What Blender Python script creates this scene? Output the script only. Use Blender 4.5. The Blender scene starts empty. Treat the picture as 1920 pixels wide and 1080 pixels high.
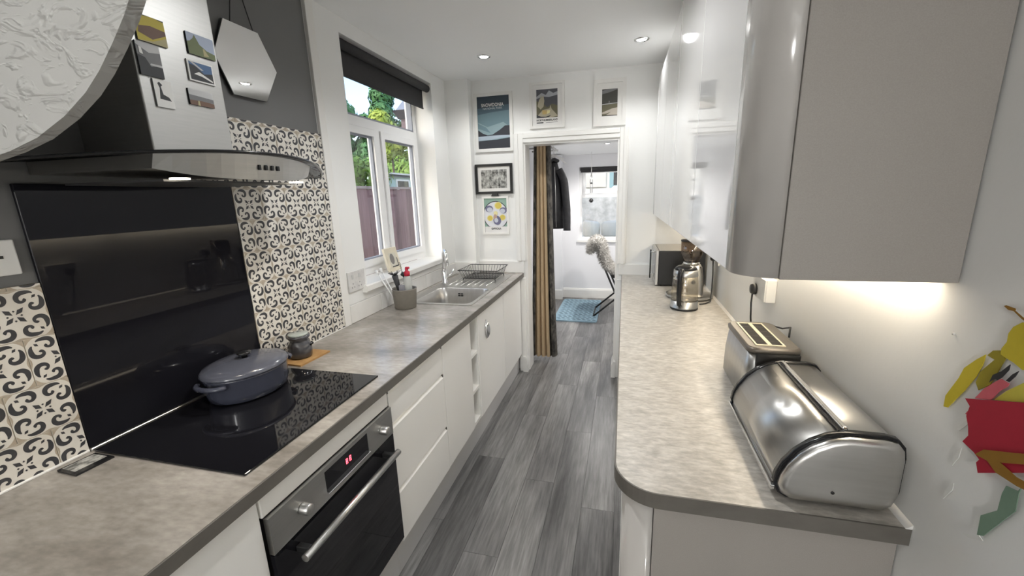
import bpy, bmesh, math, random
from mathutils import Vector, Matrix
random.seed(11)
S = bpy.context.scene
COL = S.collection
PI = math.pi

# ------------------------------------------------------------------ camera
cam_d = bpy.data.cameras.new('camera')
cam = bpy.data.objects.new('camera', cam_d)
COL.objects.link(cam)
YAW, PITCH, ROLL, FPX, CXP, CYP = .2431, -.2266, -.0272, 768.5, 980.2, 542.9
_f = Vector((-math.sin(YAW)*math.cos(PITCH), math.cos(YAW)*math.cos(PITCH), math.sin(PITCH)))
_r = Vector((math.cos(YAW), math.sin(YAW), 0))
_u = _r.cross(_f)
_r2 = math.cos(ROLL)*_r + math.sin(ROLL)*_u
_u2 = -math.sin(ROLL)*_r + math.cos(ROLL)*_u
_m = Matrix((( _r2.x, _u2.x, -_f.x, 1.4465), (_r2.y, _u2.y, -_f.y, 0), (_r2.z, _u2.z, -_f.z, 1.5766), (0, 0, 0, 1)))
cam.matrix_world = _m
cam_d.sensor_width = 36
cam_d.lens = FPX*36/1920
cam_d.shift_x = (960-CXP)/1920
cam_d.shift_y = (CYP-540)/1920
cam_d.clip_start = .02
S.camera = cam

# ------------------------------------------------------------------ world, exposure
W = bpy.data.worlds.new('daylight'); S.world = W; W.use_nodes = True
nt = W.node_tree
bg = nt.nodes['Background']
sky = nt.nodes.new('ShaderNodeTexSky')
sky.sky_type = 'NISHITA'
sky.sun_disc = False
sky.sun_elevation = math.radians(38)
sky.sun_rotation = math.radians(200)
sky.air_density = 1.0; sky.dust_density = 2.2; sky.ozone_density = 1.0
nt.links.new(sky.outputs[0], bg.inputs[0])
bg.inputs[1].default_value = .22
S.view_settings.view_transform = 'Standard'
S.view_settings.look = 'None'
S.view_settings.gamma = 1
S.view_settings.use_curve_mapping = False
S.view_settings.exposure = 1.28
S.cycles.use_denoising = True
S.cycles.use_adaptive_sampling = True
S.cycles.adaptive_threshold = .03
S.cycles.max_bounces = 10
S.cycles.diffuse_bounces = 6
S.cycles.glossy_bounces = 6
S.cycles.transparent_max_bounces = 16
S.cycles.caustics_reflective = False
S.cycles.caustics_refractive = False
S.cycles.sample_clamp_indirect = 6

DOWNLIGHT_W = 9.5
LED_W = .62
FILL_L = 40

# ------------------------------------------------------------------ mesh helpers
class M:
    """collects geometry in world coordinates; obj() links it as one mesh"""
    def __init__(s):
        s.v, s.f, s.m, s.sm = [], [], [], []
    def add(s, vs, fs, mat=0, smooth=False):
        o = len(s.v)
        s.v += [tuple(p) for p in vs]
        for f in fs:
            s.f.append([i+o for i in f]); s.m.append(mat); s.sm.append(smooth)
        return s
    def box(s, x0, x1, y0, y1, z0, z1, mat=0, bev=0, seg=2):
        if bev <= 0:
            vs = [(x, y, z) for x in (x0, x1) for y in (y0, y1) for z in (z0, z1)]
            return s.add(vs, [(0,1,3,2),(4,6,7,5),(0,4,5,1),(2,3,7,6),(0,2,6,4),(1,5,7,3)], mat)
        bm = bmesh.new()
        bmesh.ops.create_cube(bm, size=1)
        for v in bm.verts:
            v.co = ((x0+x1)/2+v.co.x*(x1-x0), (y0+y1)/2+v.co.y*(y1-y0), (z0+z1)/2+v.co.z*(z1-z0))
        bmesh.ops.bevel(bm, geom=bm.edges[:], offset=bev, segments=seg, affect='EDGES', profile=.5)
        return s.bm(bm, mat, False)
    def bm(s, bm, mat=0, smooth=False):
        bm.verts.index_update()
        s.add([v.co[:] for v in bm.verts], [[v.index for v in f.verts] for f in bm.faces], mat, smooth)
        bm.free()
        return s
    def prism(s, poly, axis, a, b, mat=0, smooth=False, caps=True):
        n = len(poly)
        def p(q, t):
            return {'x': (t, q[0], q[1]), 'y': (q[0], t, q[1]), 'z': (q[0], q[1], t)}[axis]
        o = [p(q, a) for q in poly]+[p(q, b) for q in poly]
        s.add(o, [(i, (i+1) % n, n+(i+1) % n, n+i) for i in range(n)], mat, smooth)
        if caps:
            s.add(o, [list(range(n))[::-1], list(range(n, 2*n))], mat)
        return s
    def tube(s, pts, r, n=8, mat=0, closed=False, caps=True):
        pts = [Vector(p) for p in pts]
        k = len(pts)
        rs = r if isinstance(r, (list, tuple)) else [r]*k
        t0 = (pts[1]-pts[0]).normalized()
        ref = Vector((0, 0, 1)) if abs(t0.z) < .9 else Vector((1, 0, 0))
        nrm = t0.cross(ref).normalized()
        vs = []
        for i in range(k):
            if closed: t = pts[(i+1) % k]-pts[i-1]
            else: t = pts[min(i+1, k-1)]-pts[max(i-1, 0)]
            t = t.normalized() if t.length > 1e-9 else t0
            nrm = (nrm-t*nrm.dot(t))
            nrm = nrm.normalized() if nrm.length > 1e-6 else t.orthogonal().normalized()
            b = t.cross(nrm)
            for j in range(n):
                a = 2*PI*j/n
                vs.append(pts[i]+(nrm*math.cos(a)+b*math.sin(a))*rs[i])
        fs = []
        for i in range(k if closed else k-1):
            i2 = (i+1) % k
            for j in range(n):
                fs.append((i*n+j, i*n+(j+1) % n, i2*n+(j+1) % n, i2*n+j))
        s.add(vs, fs, mat, True)
        if caps and not closed:
            s.add(vs[:n], [list(range(n))], mat); s.add(vs[-n:], [list(range(n))], mat)
        return s
    def lathe(s, prof, c=(0, 0, 0), n=28, mat=0, axis='z', ax=1, ay=1, smooth=True):
        vs = []
        for r, h in prof:
            for j in range(n):
                a = 2*PI*j/n
                q = (r*math.cos(a)*ax, r*math.sin(a)*ay, h)
                if axis == 'y': q = (q[0], q[2], q[1])
                if axis == 'x': q = (q[2], q[0], q[1])
                vs.append((c[0]+q[0], c[1]+q[1], c[2]+q[2]))
        k = len(prof)
        s.add(vs, [(i*n+j, i*n+(j+1) % n, (i+1)*n+(j+1) % n, (i+1)*n+j) for i in range(k-1) for j in range(n)], mat, smooth)
        if prof[0][0] > 1e-6: s.add(vs[:n], [list(range(n))[::-1]], mat)
        if prof[-1][0] > 1e-6: s.add(vs[-n:], [list(range(n))], mat)
        return s
    def loft(s, rings, mat=0, smooth=True, caps=True):
        n = len(rings[0]); vs = [p for r in rings for p in r]
        s.add(vs, [(i*n+j, i*n+(j+1) % n, (i+1)*n+(j+1) % n, (i+1)*n+j) for i in range(len(rings)-1) for j in range(n)], mat, smooth)
        if caps:
            s.add(rings[0], [list(range(n))[::-1]], mat); s.add(rings[-1], [list(range(n))], mat)
        return s
    def slab(s, us, vs_, skip, w0, w1, axis, mat=0):
        """grid of cells in the plane across axis with some cells left open: one connected solid"""
        nu, nv = len(us), len(vs_)
        def p(u, v, w): return {'x': (w, u, v), 'y': (u, w, v), 'z': (u, v, w)}[axis]
        vs = [p(u, v, w) for w in (w0, w1) for u in us for v in vs_]
        K = nu*nv
        ix = lambda i, j, k: k*K+i*nv+j
        on = lambda i, j: 0 <= i < nu-1 and 0 <= j < nv-1 and (i, j) not in skip
        fs = []
        for i in range(nu-1):
            for j in range(nv-1):
                if not on(i, j): continue
                fs.append((ix(i,j,0), ix(i,j+1,0), ix(i+1,j+1,0), ix(i+1,j,0)))
                fs.append((ix(i,j,1), ix(i+1,j,1), ix(i+1,j+1,1), ix(i,j+1,1)))
                if not on(i-1, j): fs.append((ix(i,j,0), ix(i,j,1), ix(i,j+1,1), ix(i,j+1,0)))
                if not on(i+1, j): fs.append((ix(i+1,j,0), ix(i+1,j+1,0), ix(i+1,j+1,1), ix(i+1,j,1)))
                if not on(i, j-1): fs.append((ix(i,j,0), ix(i+1,j,0), ix(i+1,j,1), ix(i,j,1)))
                if not on(i, j+1): fs.append((ix(i,j+1,0), ix(i,j+1,1), ix(i+1,j+1,1), ix(i+1,j+1,0)))
        return s.add(vs, fs, mat)
    def mesh(s, name, mats, off=(0, 0, 0), weld=True, recalc=True):
        me = bpy.data.meshes.new(name)
        me.from_pydata([(x-off[0], y-off[1], z-off[2]) for x, y, z in s.v], [], s.f)
        for m in (mats if isinstance(mats, (list, tuple)) else [mats]):
            me.materials.append(m)
        for i, p in enumerate(me.polygons):
            p.material_index = s.m[i]; p.use_smooth = s.sm[i]
        if weld or recalc:
            bm = bmesh.new(); bm.from_mesh(me)
            if weld: bmesh.ops.remove_doubles(bm, verts=bm.verts[:], dist=1e-6)
            if recalc: bmesh.ops.recalc_face_normals(bm, faces=bm.faces[:])
            bm.to_mesh(me); bm.free()
        return me
    def obj(s, name, mats, parent=None, local=False, weld=True, recalc=True, loc=None):
        off = (0, 0, 0)
        if loc is not None and parent is None: off = loc
        elif parent is not None and not local: off = world_of(parent)
        o = bpy.data.objects.new(name, s.mesh(name, mats, off, weld, recalc))
        COL.objects.link(o)
        if loc is not None and parent is None: o.location = loc
        if parent is not None: o.parent = parent
        return o

def world_of(o):
    x = Vector((0, 0, 0))
    while o is not None:
        x += o.location; o = o.parent
    return x

def tag(o, label=None, cat=None, group=None, kind=None):
    if label: o['label'] = label
    if cat: o['category'] = cat
    if group: o['group'] = group
    if kind: o['kind'] = kind
    return o

def thing(name, loc, label, cat, group=None, rz=0):
    o = bpy.data.objects.new(name, None)
    o.empty_display_size = .05
    COL.objects.link(o); o.location = loc; o.rotation_euler = (0, 0, rz)
    return tag(o, label, cat, group)

def struct(o, label=None):
    o['kind'] = 'structure'
    if label: o['label'] = label
    return o

def copy_tree(o, parent=None):
    c = o.copy(); COL.objects.link(c); c.parent = parent
    for ch in list(o.children): copy_tree(ch, c)
    return c

def arc(cx, cy, r, a0, a1, n=8, ry=None):
    ry = ry or r
    return [(cx+r*math.cos(math.radians(a0+(a1-a0)*i/n)), cy+ry*math.sin(math.radians(a0+(a1-a0)*i/n))) for i in range(n+1)]

def rrect(x0, x1, y0, y1, r, n=5):
    return arc(x1-r, y1-r, r, 0, 90, n)+arc(x0+r, y1-r, r, 90, 180, n)+arc(x0+r, y0+r, r, 180, 270, n)+arc(x1-r, y0+r, r, 270, 360, n)

def catmull(P, n=4):
    P = [Vector(p) for p in P]; out = []
    for i in range(len(P)-1):
        p0, p1, p2, p3 = P[max(i-1, 0)], P[i], P[i+1], P[min(i+2, len(P)-1)]
        for k in range(n):
            t = k/n
            out.append(.5*((2*p1)+(p2-p0)*t+(2*p0-5*p1+4*p2-p3)*t*t+(3*p1-p0-3*p2+p3)*t**3))
    out.append(P[-1])
    return out

# ------------------------------------------------------------------ materials
def mat(name, col, rough=.5, metal=0, spec=.5, coat=0, noise=None, bump=None, col2=None, rnd=0, trans=0, ior=1.45, emit=None, aniso=0, fine=None):
    """principled; noise=(scale xyz, contrast) blends col to col2; bump=(scale xyz, strength, dist); rnd = value change per object"""
    m = bpy.data.materials.new(name); m.use_nodes = True
    n = m.node_tree; L = n.links; b = n.nodes['Principled BSDF']
    b.inputs['Base Color'].default_value = (*col, 1)
    b.inputs['Roughness'].default_value = rough
    b.inputs['Metallic'].default_value = metal
    b.inputs['Specular IOR Level'].default_value = spec
    b.inputs['Coat Weight'].default_value = coat
    b.inputs['Coat Roughness'].default_value = .04
    b.inputs['Transmission Weight'].default_value = trans
    b.inputs['IOR'].default_value = ior
    b.inputs['Anisotropic'].default_value = aniso
    if emit:
        b.inputs['Emission Color'].default_value = (*emit[0], 1); b.inputs['Emission Strength'].default_value = emit[1]
    if noise or bump or fine:
        tc = n.nodes.new('ShaderNodeTexCoord')
        src = tc.outputs['Object']
        if rnd:
            oi = n.nodes.new('ShaderNodeObjectInfo')
            va = n.nodes.new('ShaderNodeVectorMath'); va.operation = 'MULTIPLY_ADD'
            L.new(oi.outputs['Random'], va.inputs[0]); va.inputs[1].default_value = (37, 91, 53)
            L.new(src, va.inputs[2]); src = va.outputs[0]
    def tex(scale, detail=5, rgh=.6):
        mp = n.nodes.new('ShaderNodeMapping'); mp.inputs['Scale'].default_value = scale if isinstance(scale, tuple) else (scale,)*3
        L.new(src, mp.inputs[0])
        t = n.nodes.new('ShaderNodeTexNoise'); t.inputs['Scale'].default_value = 1; t.inputs['Detail'].default_value = detail; t.inputs['Roughness'].default_value = rgh
        L.new(mp.outputs[0], t.inputs['Vector'])
        return t
    last = None
    if noise:
        t = tex(noise[0])
        r = n.nodes.new('ShaderNodeValToRGB')
        c = noise[1]
        r.color_ramp.elements[0].position = .5-c; r.color_ramp.elements[1].position = .5+c
        r.color_ramp.elements[0].color = (*col, 1); r.color_ramp.elements[1].color = (*(col2 or col), 1)
        L.new(t.outputs[0], r.inputs[0]); last = r.outputs[0]
    if fine:
        t = tex(fine[0], 3)
        mx = n.nodes.new('ShaderNodeMix'); mx.data_type = 'RGBA'; mx.blend_type = 'MULTIPLY'
        rr = n.nodes.new('ShaderNodeMapRange'); rr.inputs[1].default_value = .3; rr.inputs[2].default_value = .7; rr.inputs[3].default_value = 1-fine[1]; rr.inputs[4].default_value = 1+fine[1]
        L.new(t.outputs[0], rr.inputs[0])
        mx.inputs[0].default_value = 1
        if last: L.new(last, mx.inputs[6])
        else: mx.inputs[6].default_value = (*col, 1)
        L.new(rr.outputs[0], mx.inputs[7]); last = mx.outputs[2]
    if rnd and last:
        hs = n.nodes.new('ShaderNodeHueSaturation'); mr = n.nodes.new('ShaderNodeMapRange')
        mr.inputs[3].default_value = 1-rnd; mr.inputs[4].default_value = 1+rnd
        L.new(oi.outputs['Random'], mr.inputs[0]); L.new(mr.outputs[0], hs.inputs['Value']); L.new(last, hs.inputs['Color']); last = hs.outputs[0]
    if last: L.new(last, b.inputs['Base Color'])
    if bump:
        t = tex(bump[0], 4)
        bp = n.nodes.new('ShaderNodeBump'); bp.inputs['Strength'].default_value = bump[1]; bp.inputs['Distance'].default_value = bump[2]
        L.new(t.outputs[0], bp.inputs['Height']); L.new(bp.outputs[0], b.inputs['Normal'])
    return m

def pane_mat(name, tint=(1, 1, 1), gloss=.07, rough=.0):
    m = bpy.data.materials.new(name); m.use_nodes = True
    n = m.node_tree; L = n.links; n.nodes.remove(n.nodes['Principled BSDF'])
    tr = n.nodes.new('ShaderNodeBsdfTransparent'); tr.inputs[0].default_value = (*tint, 1)
    gl = n.nodes.new('ShaderNodeBsdfGlossy'); gl.inputs['Roughness'].default_value = rough
    mx = n.nodes.new('ShaderNodeMixShader'); mx.inputs[0].default_value = gloss
    L.new(tr.outputs[0], mx.inputs[1]); L.new(gl.outputs[0], mx.inputs[2]); L.new(mx.outputs[0], n.nodes['Material Output'].inputs[0])
    return m

def glow(name, col, strength):
    m = bpy.data.materials.new(name); m.use_nodes = True
    n = m.node_tree; b = n.nodes['Principled BSDF']
    b.inputs['Base Color'].default_value = (*col, 1)
    b.inputs['Emission Color'].default_value = (*col, 1); b.inputs['Emission Strength'].default_value = strength
    return m

WHITE_WALL = mat('white wall paint', (.81, .81, .79), .6, noise=((3, 3, 3), .3), col2=(.83, .83, .815), bump=(45, .12, .004))
CEILING = mat('white ceiling paint', (.90, .905, .90), .7, noise=((2, 2, 2), .3), col2=(.89, .895, .89))
GREY_WALL = mat('charcoal wall paint', (.17, .17, .168), .55, noise=((4, 4, 4), .3), col2=(.16, .16, .16))
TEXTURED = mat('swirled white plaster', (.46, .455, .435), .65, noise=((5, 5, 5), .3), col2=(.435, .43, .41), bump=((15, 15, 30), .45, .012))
FAR_WALL = mat('cool white wall paint', (.78, .78, .80), .65, noise=((3, 3, 3), .3), col2=(.80, .80, .82))
BACK_WALL = mat('taupe wall paint', (.40, .375, .35), .6, noise=((3, 3, 3), .3), col2=(.37, .35, .325))
GASKET = mat('grey glazing gasket', (.30, .32, .37), .5, noise=((9, 9, 9), .3), col2=(.25, .27, .31))
GLOSS_WHITE = mat('white woodwork gloss', (.82, .81, .78), .28, noise=((5, 5, 5), .3), col2=(.79, .78, .75))
UPVC = mat('white plastic frame', (.84, .84, .84), .3, noise=((5, 5, 5), .3), col2=(.81, .81, .81))
CAB_WHITE = mat('cream white cabinet front', (.87, .86, .83), .33, coat=.15, noise=((4, 4, 4), .3), col2=(.85, .84, .81))
CAB_GLOSS = mat('high gloss white door', (.78, .775, .765), .05, coat=.5, noise=((3, 3, 3), .3), col2=(.78, .77, .76))
PANEL_SHADE = mat('matt end panel in shade tone', (.34, .317, .29), .42, noise=((5, 5, 5), .3), col2=(.33, .305, .28), fine=((500, 500, 500), .06))  # white end panels facing away from the lamps, shade put into the colour
CAB_SHADE = mat('satin stone curved door', (.50, .48, .455), .16, coat=.3, noise=((4, 4, 4), .3), col2=(.485, .465, .44))  # gloss white like the other doors, its shading painted in as darker colour
CARCASS = mat('white melamine', (.74, .73, .70), .5, noise=((4, 4, 4), .3), col2=(.72, .71, .68))
PLINTH = mat('pale grey plinth foil', (.62, .61, .59), .35, noise=((6, 2, 6), .3), col2=(.56, .55, .535))
TILE_CREAM = mat('glazed cream tile', (.68, .64, .575), .28, noise=((14, 14, 14), .16), col2=(.76, .73, .67), rnd=.05)
TILE_INK = mat('charcoal tile print', (.042, .043, .048), .28, noise=((40, 40, 40), .2), col2=(.062, .062, .066), rnd=.05)
TILE_TAN = mat('tan tile print', (.40, .33, .25), .3, noise=((30, 30, 30), .2), col2=(.50, .43, .34), rnd=.05)
GROUT = mat('beige grout', (.62, .55, .45), .8, noise=((30, 30, 30), .2), col2=(.52, .46, .38))
WHITE_TILE = mat('white glazed tile', (.80, .79, .77), .14, coat=.4, noise=((6, 6, 6), .25), col2=(.72, .71, .68), rnd=.03)
BLACK_GLASS = mat('black glass', (.008, .008, .010), .035, noise=((3, 3, 3), .3), col2=(.010, .010, .013))
SPLASH = mat('smoky black glass splashback', (.008, .008, .0115), .018, spec=.26, noise=((2, 2, 2), .3), col2=(.011, .011, .014))
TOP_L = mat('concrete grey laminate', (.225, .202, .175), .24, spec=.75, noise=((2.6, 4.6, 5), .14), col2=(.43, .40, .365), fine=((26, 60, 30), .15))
TOP_R = mat('sandy streaked laminate', (.40, .37, .325), .33, spec=.55, noise=((26, 60, 12), .15), col2=(.56, .53, .48), fine=((40, 110, 20), .16))
TOP_EDGE = mat('taupe laminate edging', (.118, .108, .094), .45, noise=((9, 9, 20), .2), col2=(.150, .139, .122))
STEEL = mat('brushed stainless steel', (.58, .575, .56), .33, 1, noise=((4, 120, 4), .25), col2=(.50, .495, .48))
STEEL_H = mat('brushed hood steel', (.45, .45, .435), .38, 1, noise=((4, 8, 160), .25), col2=(.50, .495, .48))
STEEL_BOWL = mat('satin sink steel', (.60, .59, .57), .30, 1, noise=((60, 6, 6), .25), col2=(.50, .49, .47))
CHROME = mat('polished chrome', (.80, .80, .80), .07, 1, noise=((9, 9, 9), .3), col2=(.74, .74, .74))
BIN_STEEL = mat('mirror finish steel', (.66, .65, .63), .30, 1, noise=((6, 3, 60), .25), col2=(.58, .57, .55), aniso=.5)
BLACK_PL = mat('black plastic', (.018, .018, .018), .38, noise=((20, 20, 20), .3), col2=(.025, .025, .025))
BLACK_GL = mat('black gloss enamel', (.012, .012, .013), .18, noise=((9, 9, 9), .3), col2=(.018, .018, .02))
WHITE_PL = mat('white plastic', (.80, .79, .76), .35, noise=((20, 20, 20), .3), col2=(.77, .76, .73))
FLOOR = mat('smoked grey plank', (.080, .078, .077), .34, noise=((8, 1.1, 3), .19), col2=(.25, .243, .236), fine=((80, 5, 20), .30), rnd=.24, bump=((50, 5, 20), .12, .003))
FLOOR_GAP = mat('dark plank joint', (.05, .05, .052), .7, noise=((9, 9, 9), .3), col2=(.04, .04, .04))
PANE = pane_mat('window glass', (.97, .985, .98), .06)
KETTLE_GLASS = pane_mat('kettle glass', (.90, .88, .84), .14, .02)
HOPPER_GLASS = pane_mat('smoked hopper plastic', (.66, .58, .48), .14, .05)
CANOPY_GLASS = pane_mat('tinted canopy glass', (.30, .31, .32), .22, .02)
MIRROR = mat('mirror silvering', (.86, .86, .86), .01, 1, noise=((5, 5, 5), .3), col2=(.85, .85, .85))
BULB = glow('lit lamp face', (1, .97, .92), 12)
LED = glow('warm led tape', (1, .84, .62), 5)
RED_LED = glow('red display digits', (1, .04, .06), 6)

def flat(name, col, rough=.55, var=.08, sc=12):
    c2 = tuple(max(0, min(1, c*(1-var))) for c in col)
    return mat(name, col, rough, noise=((sc,)*3, .3), col2=c2)

# the plaster relief is sparse swooping ridges, not grain
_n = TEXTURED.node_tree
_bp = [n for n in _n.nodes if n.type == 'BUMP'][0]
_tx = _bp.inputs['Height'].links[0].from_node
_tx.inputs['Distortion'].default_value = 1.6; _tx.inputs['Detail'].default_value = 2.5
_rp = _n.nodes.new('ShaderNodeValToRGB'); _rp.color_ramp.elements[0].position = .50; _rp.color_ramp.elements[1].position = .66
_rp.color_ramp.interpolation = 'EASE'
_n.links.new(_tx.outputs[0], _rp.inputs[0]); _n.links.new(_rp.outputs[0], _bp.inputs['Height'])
# ------------------------------------------------------------------ the room
H = .91; TT = .038; ZC = 2.493; XR = 2.02; YE = 3.45; YB = -4.2; XF = .607

def spot(name, loc, power, parent, size=150, blend=.6, rad=.035, col=(.985, .995, 1)):
    l = bpy.data.lights.new(name, 'SPOT'); l.energy = power; l.spot_size = math.radians(size); l.spot_blend = blend
    l.shadow_soft_size = rad; l.color = col
    o = bpy.data.objects.new(name, l); COL.objects.link(o); o.parent = parent; o.location = Vector(loc)-world_of(parent)
    return o

# floor: a dark sub-floor carrying individual planks
fl = struct(M().box(-.30, 3.2, YB, 6.35, -.10, -.004).obj('floor', FLOOR_GAP))
PW, PL = .166, 1.22
pm_ = M().box(-PW/2+.0007, PW/2-.0007, -PL/2+.0007, PL/2-.0007, -.0045, 0).mesh('plank', FLOOR)
for i in range(0, 19):
    x = -.22+PW*(i+.5)
    off = (i*.437) % 1*PL
    y = YB-PL+off
    while y < 6.35:
        yc = y+PL/2
        a, b = max(y, YB), min(y+PL, 6.32)
        vis = (.35 < x < 1.55 and yc > .2) or (.2 < x < 2.2 and yc > 3.2)
        if b-a > .08 and vis:
            if b-a > PL-.01:
                o = bpy.data.objects.new('plank', pm_)
            else:
                o = bpy.data.objects.new('plank', M().box(-PW/2+.0007, PW/2-.0007, -(b-a)/2+.0007, (b-a)/2-.0007, -.0045, 0).mesh('plank', FLOOR))
            COL.objects.link(o); o.parent = fl; o.location = (x, (a+b)/2, 0)
        y += PL
# rest of the floor out of view
M().box(-.28, .33, YB, 3.45, -.0045, -.0002).obj('plank', FLOOR, fl)
M().box(1.60, 2.1, YB, 3.45, -.0045, -.0002).obj('plank', FLOOR, fl)
M().box(.33, 1.60, YB, .1, -.0045, -.0002).obj('plank', FLOOR, fl)

struct(M().box(-.3, XR+.1, YB, YE, ZC, ZC+.1).obj('ceiling', CEILING))
wall_near = struct(M().box(-.12, 0, YB, 1.81, 0, ZC).obj('wall_left_near', GREY_WALL))
WY0, WY1, WZ0, WZ1 = 2.06, 3.115, 1.06, 2.415
wall_l = struct(M().slab([1.81, WY0, WY1, YE], [0, WZ0, WZ1, ZC], {(1, 1)}, -.235, 0, 'x').obj('wall_left', WHITE_WALL))
struct(M().box(0, .20, 3.365, YE, H, ZC).obj('wall_corner_boxing', WHITE_WALL))
DX0, DX1, DZ = .625, 1.405, 1.995
wall_e = struct(M().slab([-.3, DX0, DX1, 2.6], [0, DZ, ZC], {(1, 0)}, YE, YE+.15, 'y').obj('wall_end', WHITE_WALL))
struct(M().box(XR, XR+.1, YB, YE, 0, ZC).obj('wall_right', WHITE_WALL))
struct(M().box(-.12, XR+.1, YB-.1, YB, 0, ZC).obj('wall_back', BACK_WALL))
# white corner strip where the tiled wall meets the window wall
struct(M().box(.001, .017, 1.812, 1.862, H, ZC, bev=.003).obj('trim_1', GLOSS_WHITE), 'white painted strip beside the tiles')

# hanging rounded bulkhead of textured plaster, near the camera
curve = [(.985, ZC), (.985, 2.05), (.962, 1.92), (.935, 1.845), (.905, 1.807), (.888, 1.787), (.861, 1.761), (.831, 1.735), (.800, 1.713), (.754, 1.689), (.696, 1.667), (.637, 1.653), (.577, 1.643), (.45, 1.632), (.25, 1.625), (0.0, 1.622), (0.0, ZC)]
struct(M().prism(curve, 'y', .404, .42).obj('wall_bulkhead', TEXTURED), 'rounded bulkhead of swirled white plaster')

# door lining, architraves, skirting
tr = M()
tr.box(DX0, DX0+.018, YE-.004, YE+.154, .0, DZ); tr.box(DX1-.018, DX1, YE-.004, YE+.154, 0, DZ); tr.box(DX0+.018, DX1-.018, YE-.004, YE+.154, DZ-.018, DZ)
struct(tr.obj('trim_2', GLOSS_WHITE), 'white door lining')
def architrave(prof_x, z0, z1, name):
    m = M()
    m.box(prof_x[0], prof_x[1], YE-.018, YE, z0, z1, bev=.004)
    a = prof_x[0]+.012 if prof_x[2] > 0 else prof_x[0]+.03
    m.box(a, a+.028, YE-.026, YE-.017, z0, z1, bev=.003)
    return struct(m.obj(name, GLOSS_WHITE))
architrave((.548, DX0+.004, 1), 1.016, DZ+.07, 'trim_3')
architrave((DX1-.004, 1.472, -1), 1.0, DZ+.07, 'trim_4')
m = M(); m.box(DX0+.004, DX1-.004, YE-.018, YE, DZ-.004, DZ+.07, bev=.004); m.box(DX0+.004, DX1-.004, YE-.026, YE-.017, DZ+.03, DZ+.058, bev=.003)
struct(m.obj('trim_5', GLOSS_WHITE))
# post between left units and doorway, with its little skirting block
struct(M().box(.56, DX0, 3.40, YE, 0.0, H-TT-.002, bev=.003).obj('trim_6', GLOSS_WHITE))
struct(M().prism([(.592, 0), (.636, 0), (.636, .10), (.630, .13), (.618, .148), (.592, .148)], 'y', 3.38, 3.60).obj('baseboard_left', GLOSS_WHITE))
struct(M().prism([(1.372, 0), (1.41, 0), (1.41, .148), (1.392, .148), (1.378, .12), (1.372, .10)], 'y', 3.40, 3.60).obj('baseboard_right', GLOSS_WHITE))
struct(M().box(1.405, 1.46, 3.415, YE, 0, H-TT, bev=.003).obj('trim_7', GLOSS_WHITE))
# white upstands
up = struct(M().box(0, .006, 1.865, 3.362, H, 1.012).obj('trim_8', WHITE_TILE))
def tiles_row(y0, y1, w, z0, z1):
    y = y0
    while y < y1-.01:
        e = min(y+w, y1)
        M().box(.0, .014, y+.0015, e-.0015, z0, z1, bev=.002, seg=1).obj('tile', WHITE_TILE, up)
        y += w
tiles_row(1.866, 3.36, .298, H+.001, 1.012)
struct(M().box(0.20, .612, YE-.016, YE, H, 1.014, bev=.003).obj('trim_9', GLOSS_WHITE))
struct(M().box(0.0, .20, 3.349, 3.365, H, 1.014, bev=.003).obj('trim_10', GLOSS_WHITE))
struct(M().box(1.415, XR, YE-.016, YE, H, 1.0, bev=.003).obj('trim_11', GLOSS_WHITE))

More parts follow.
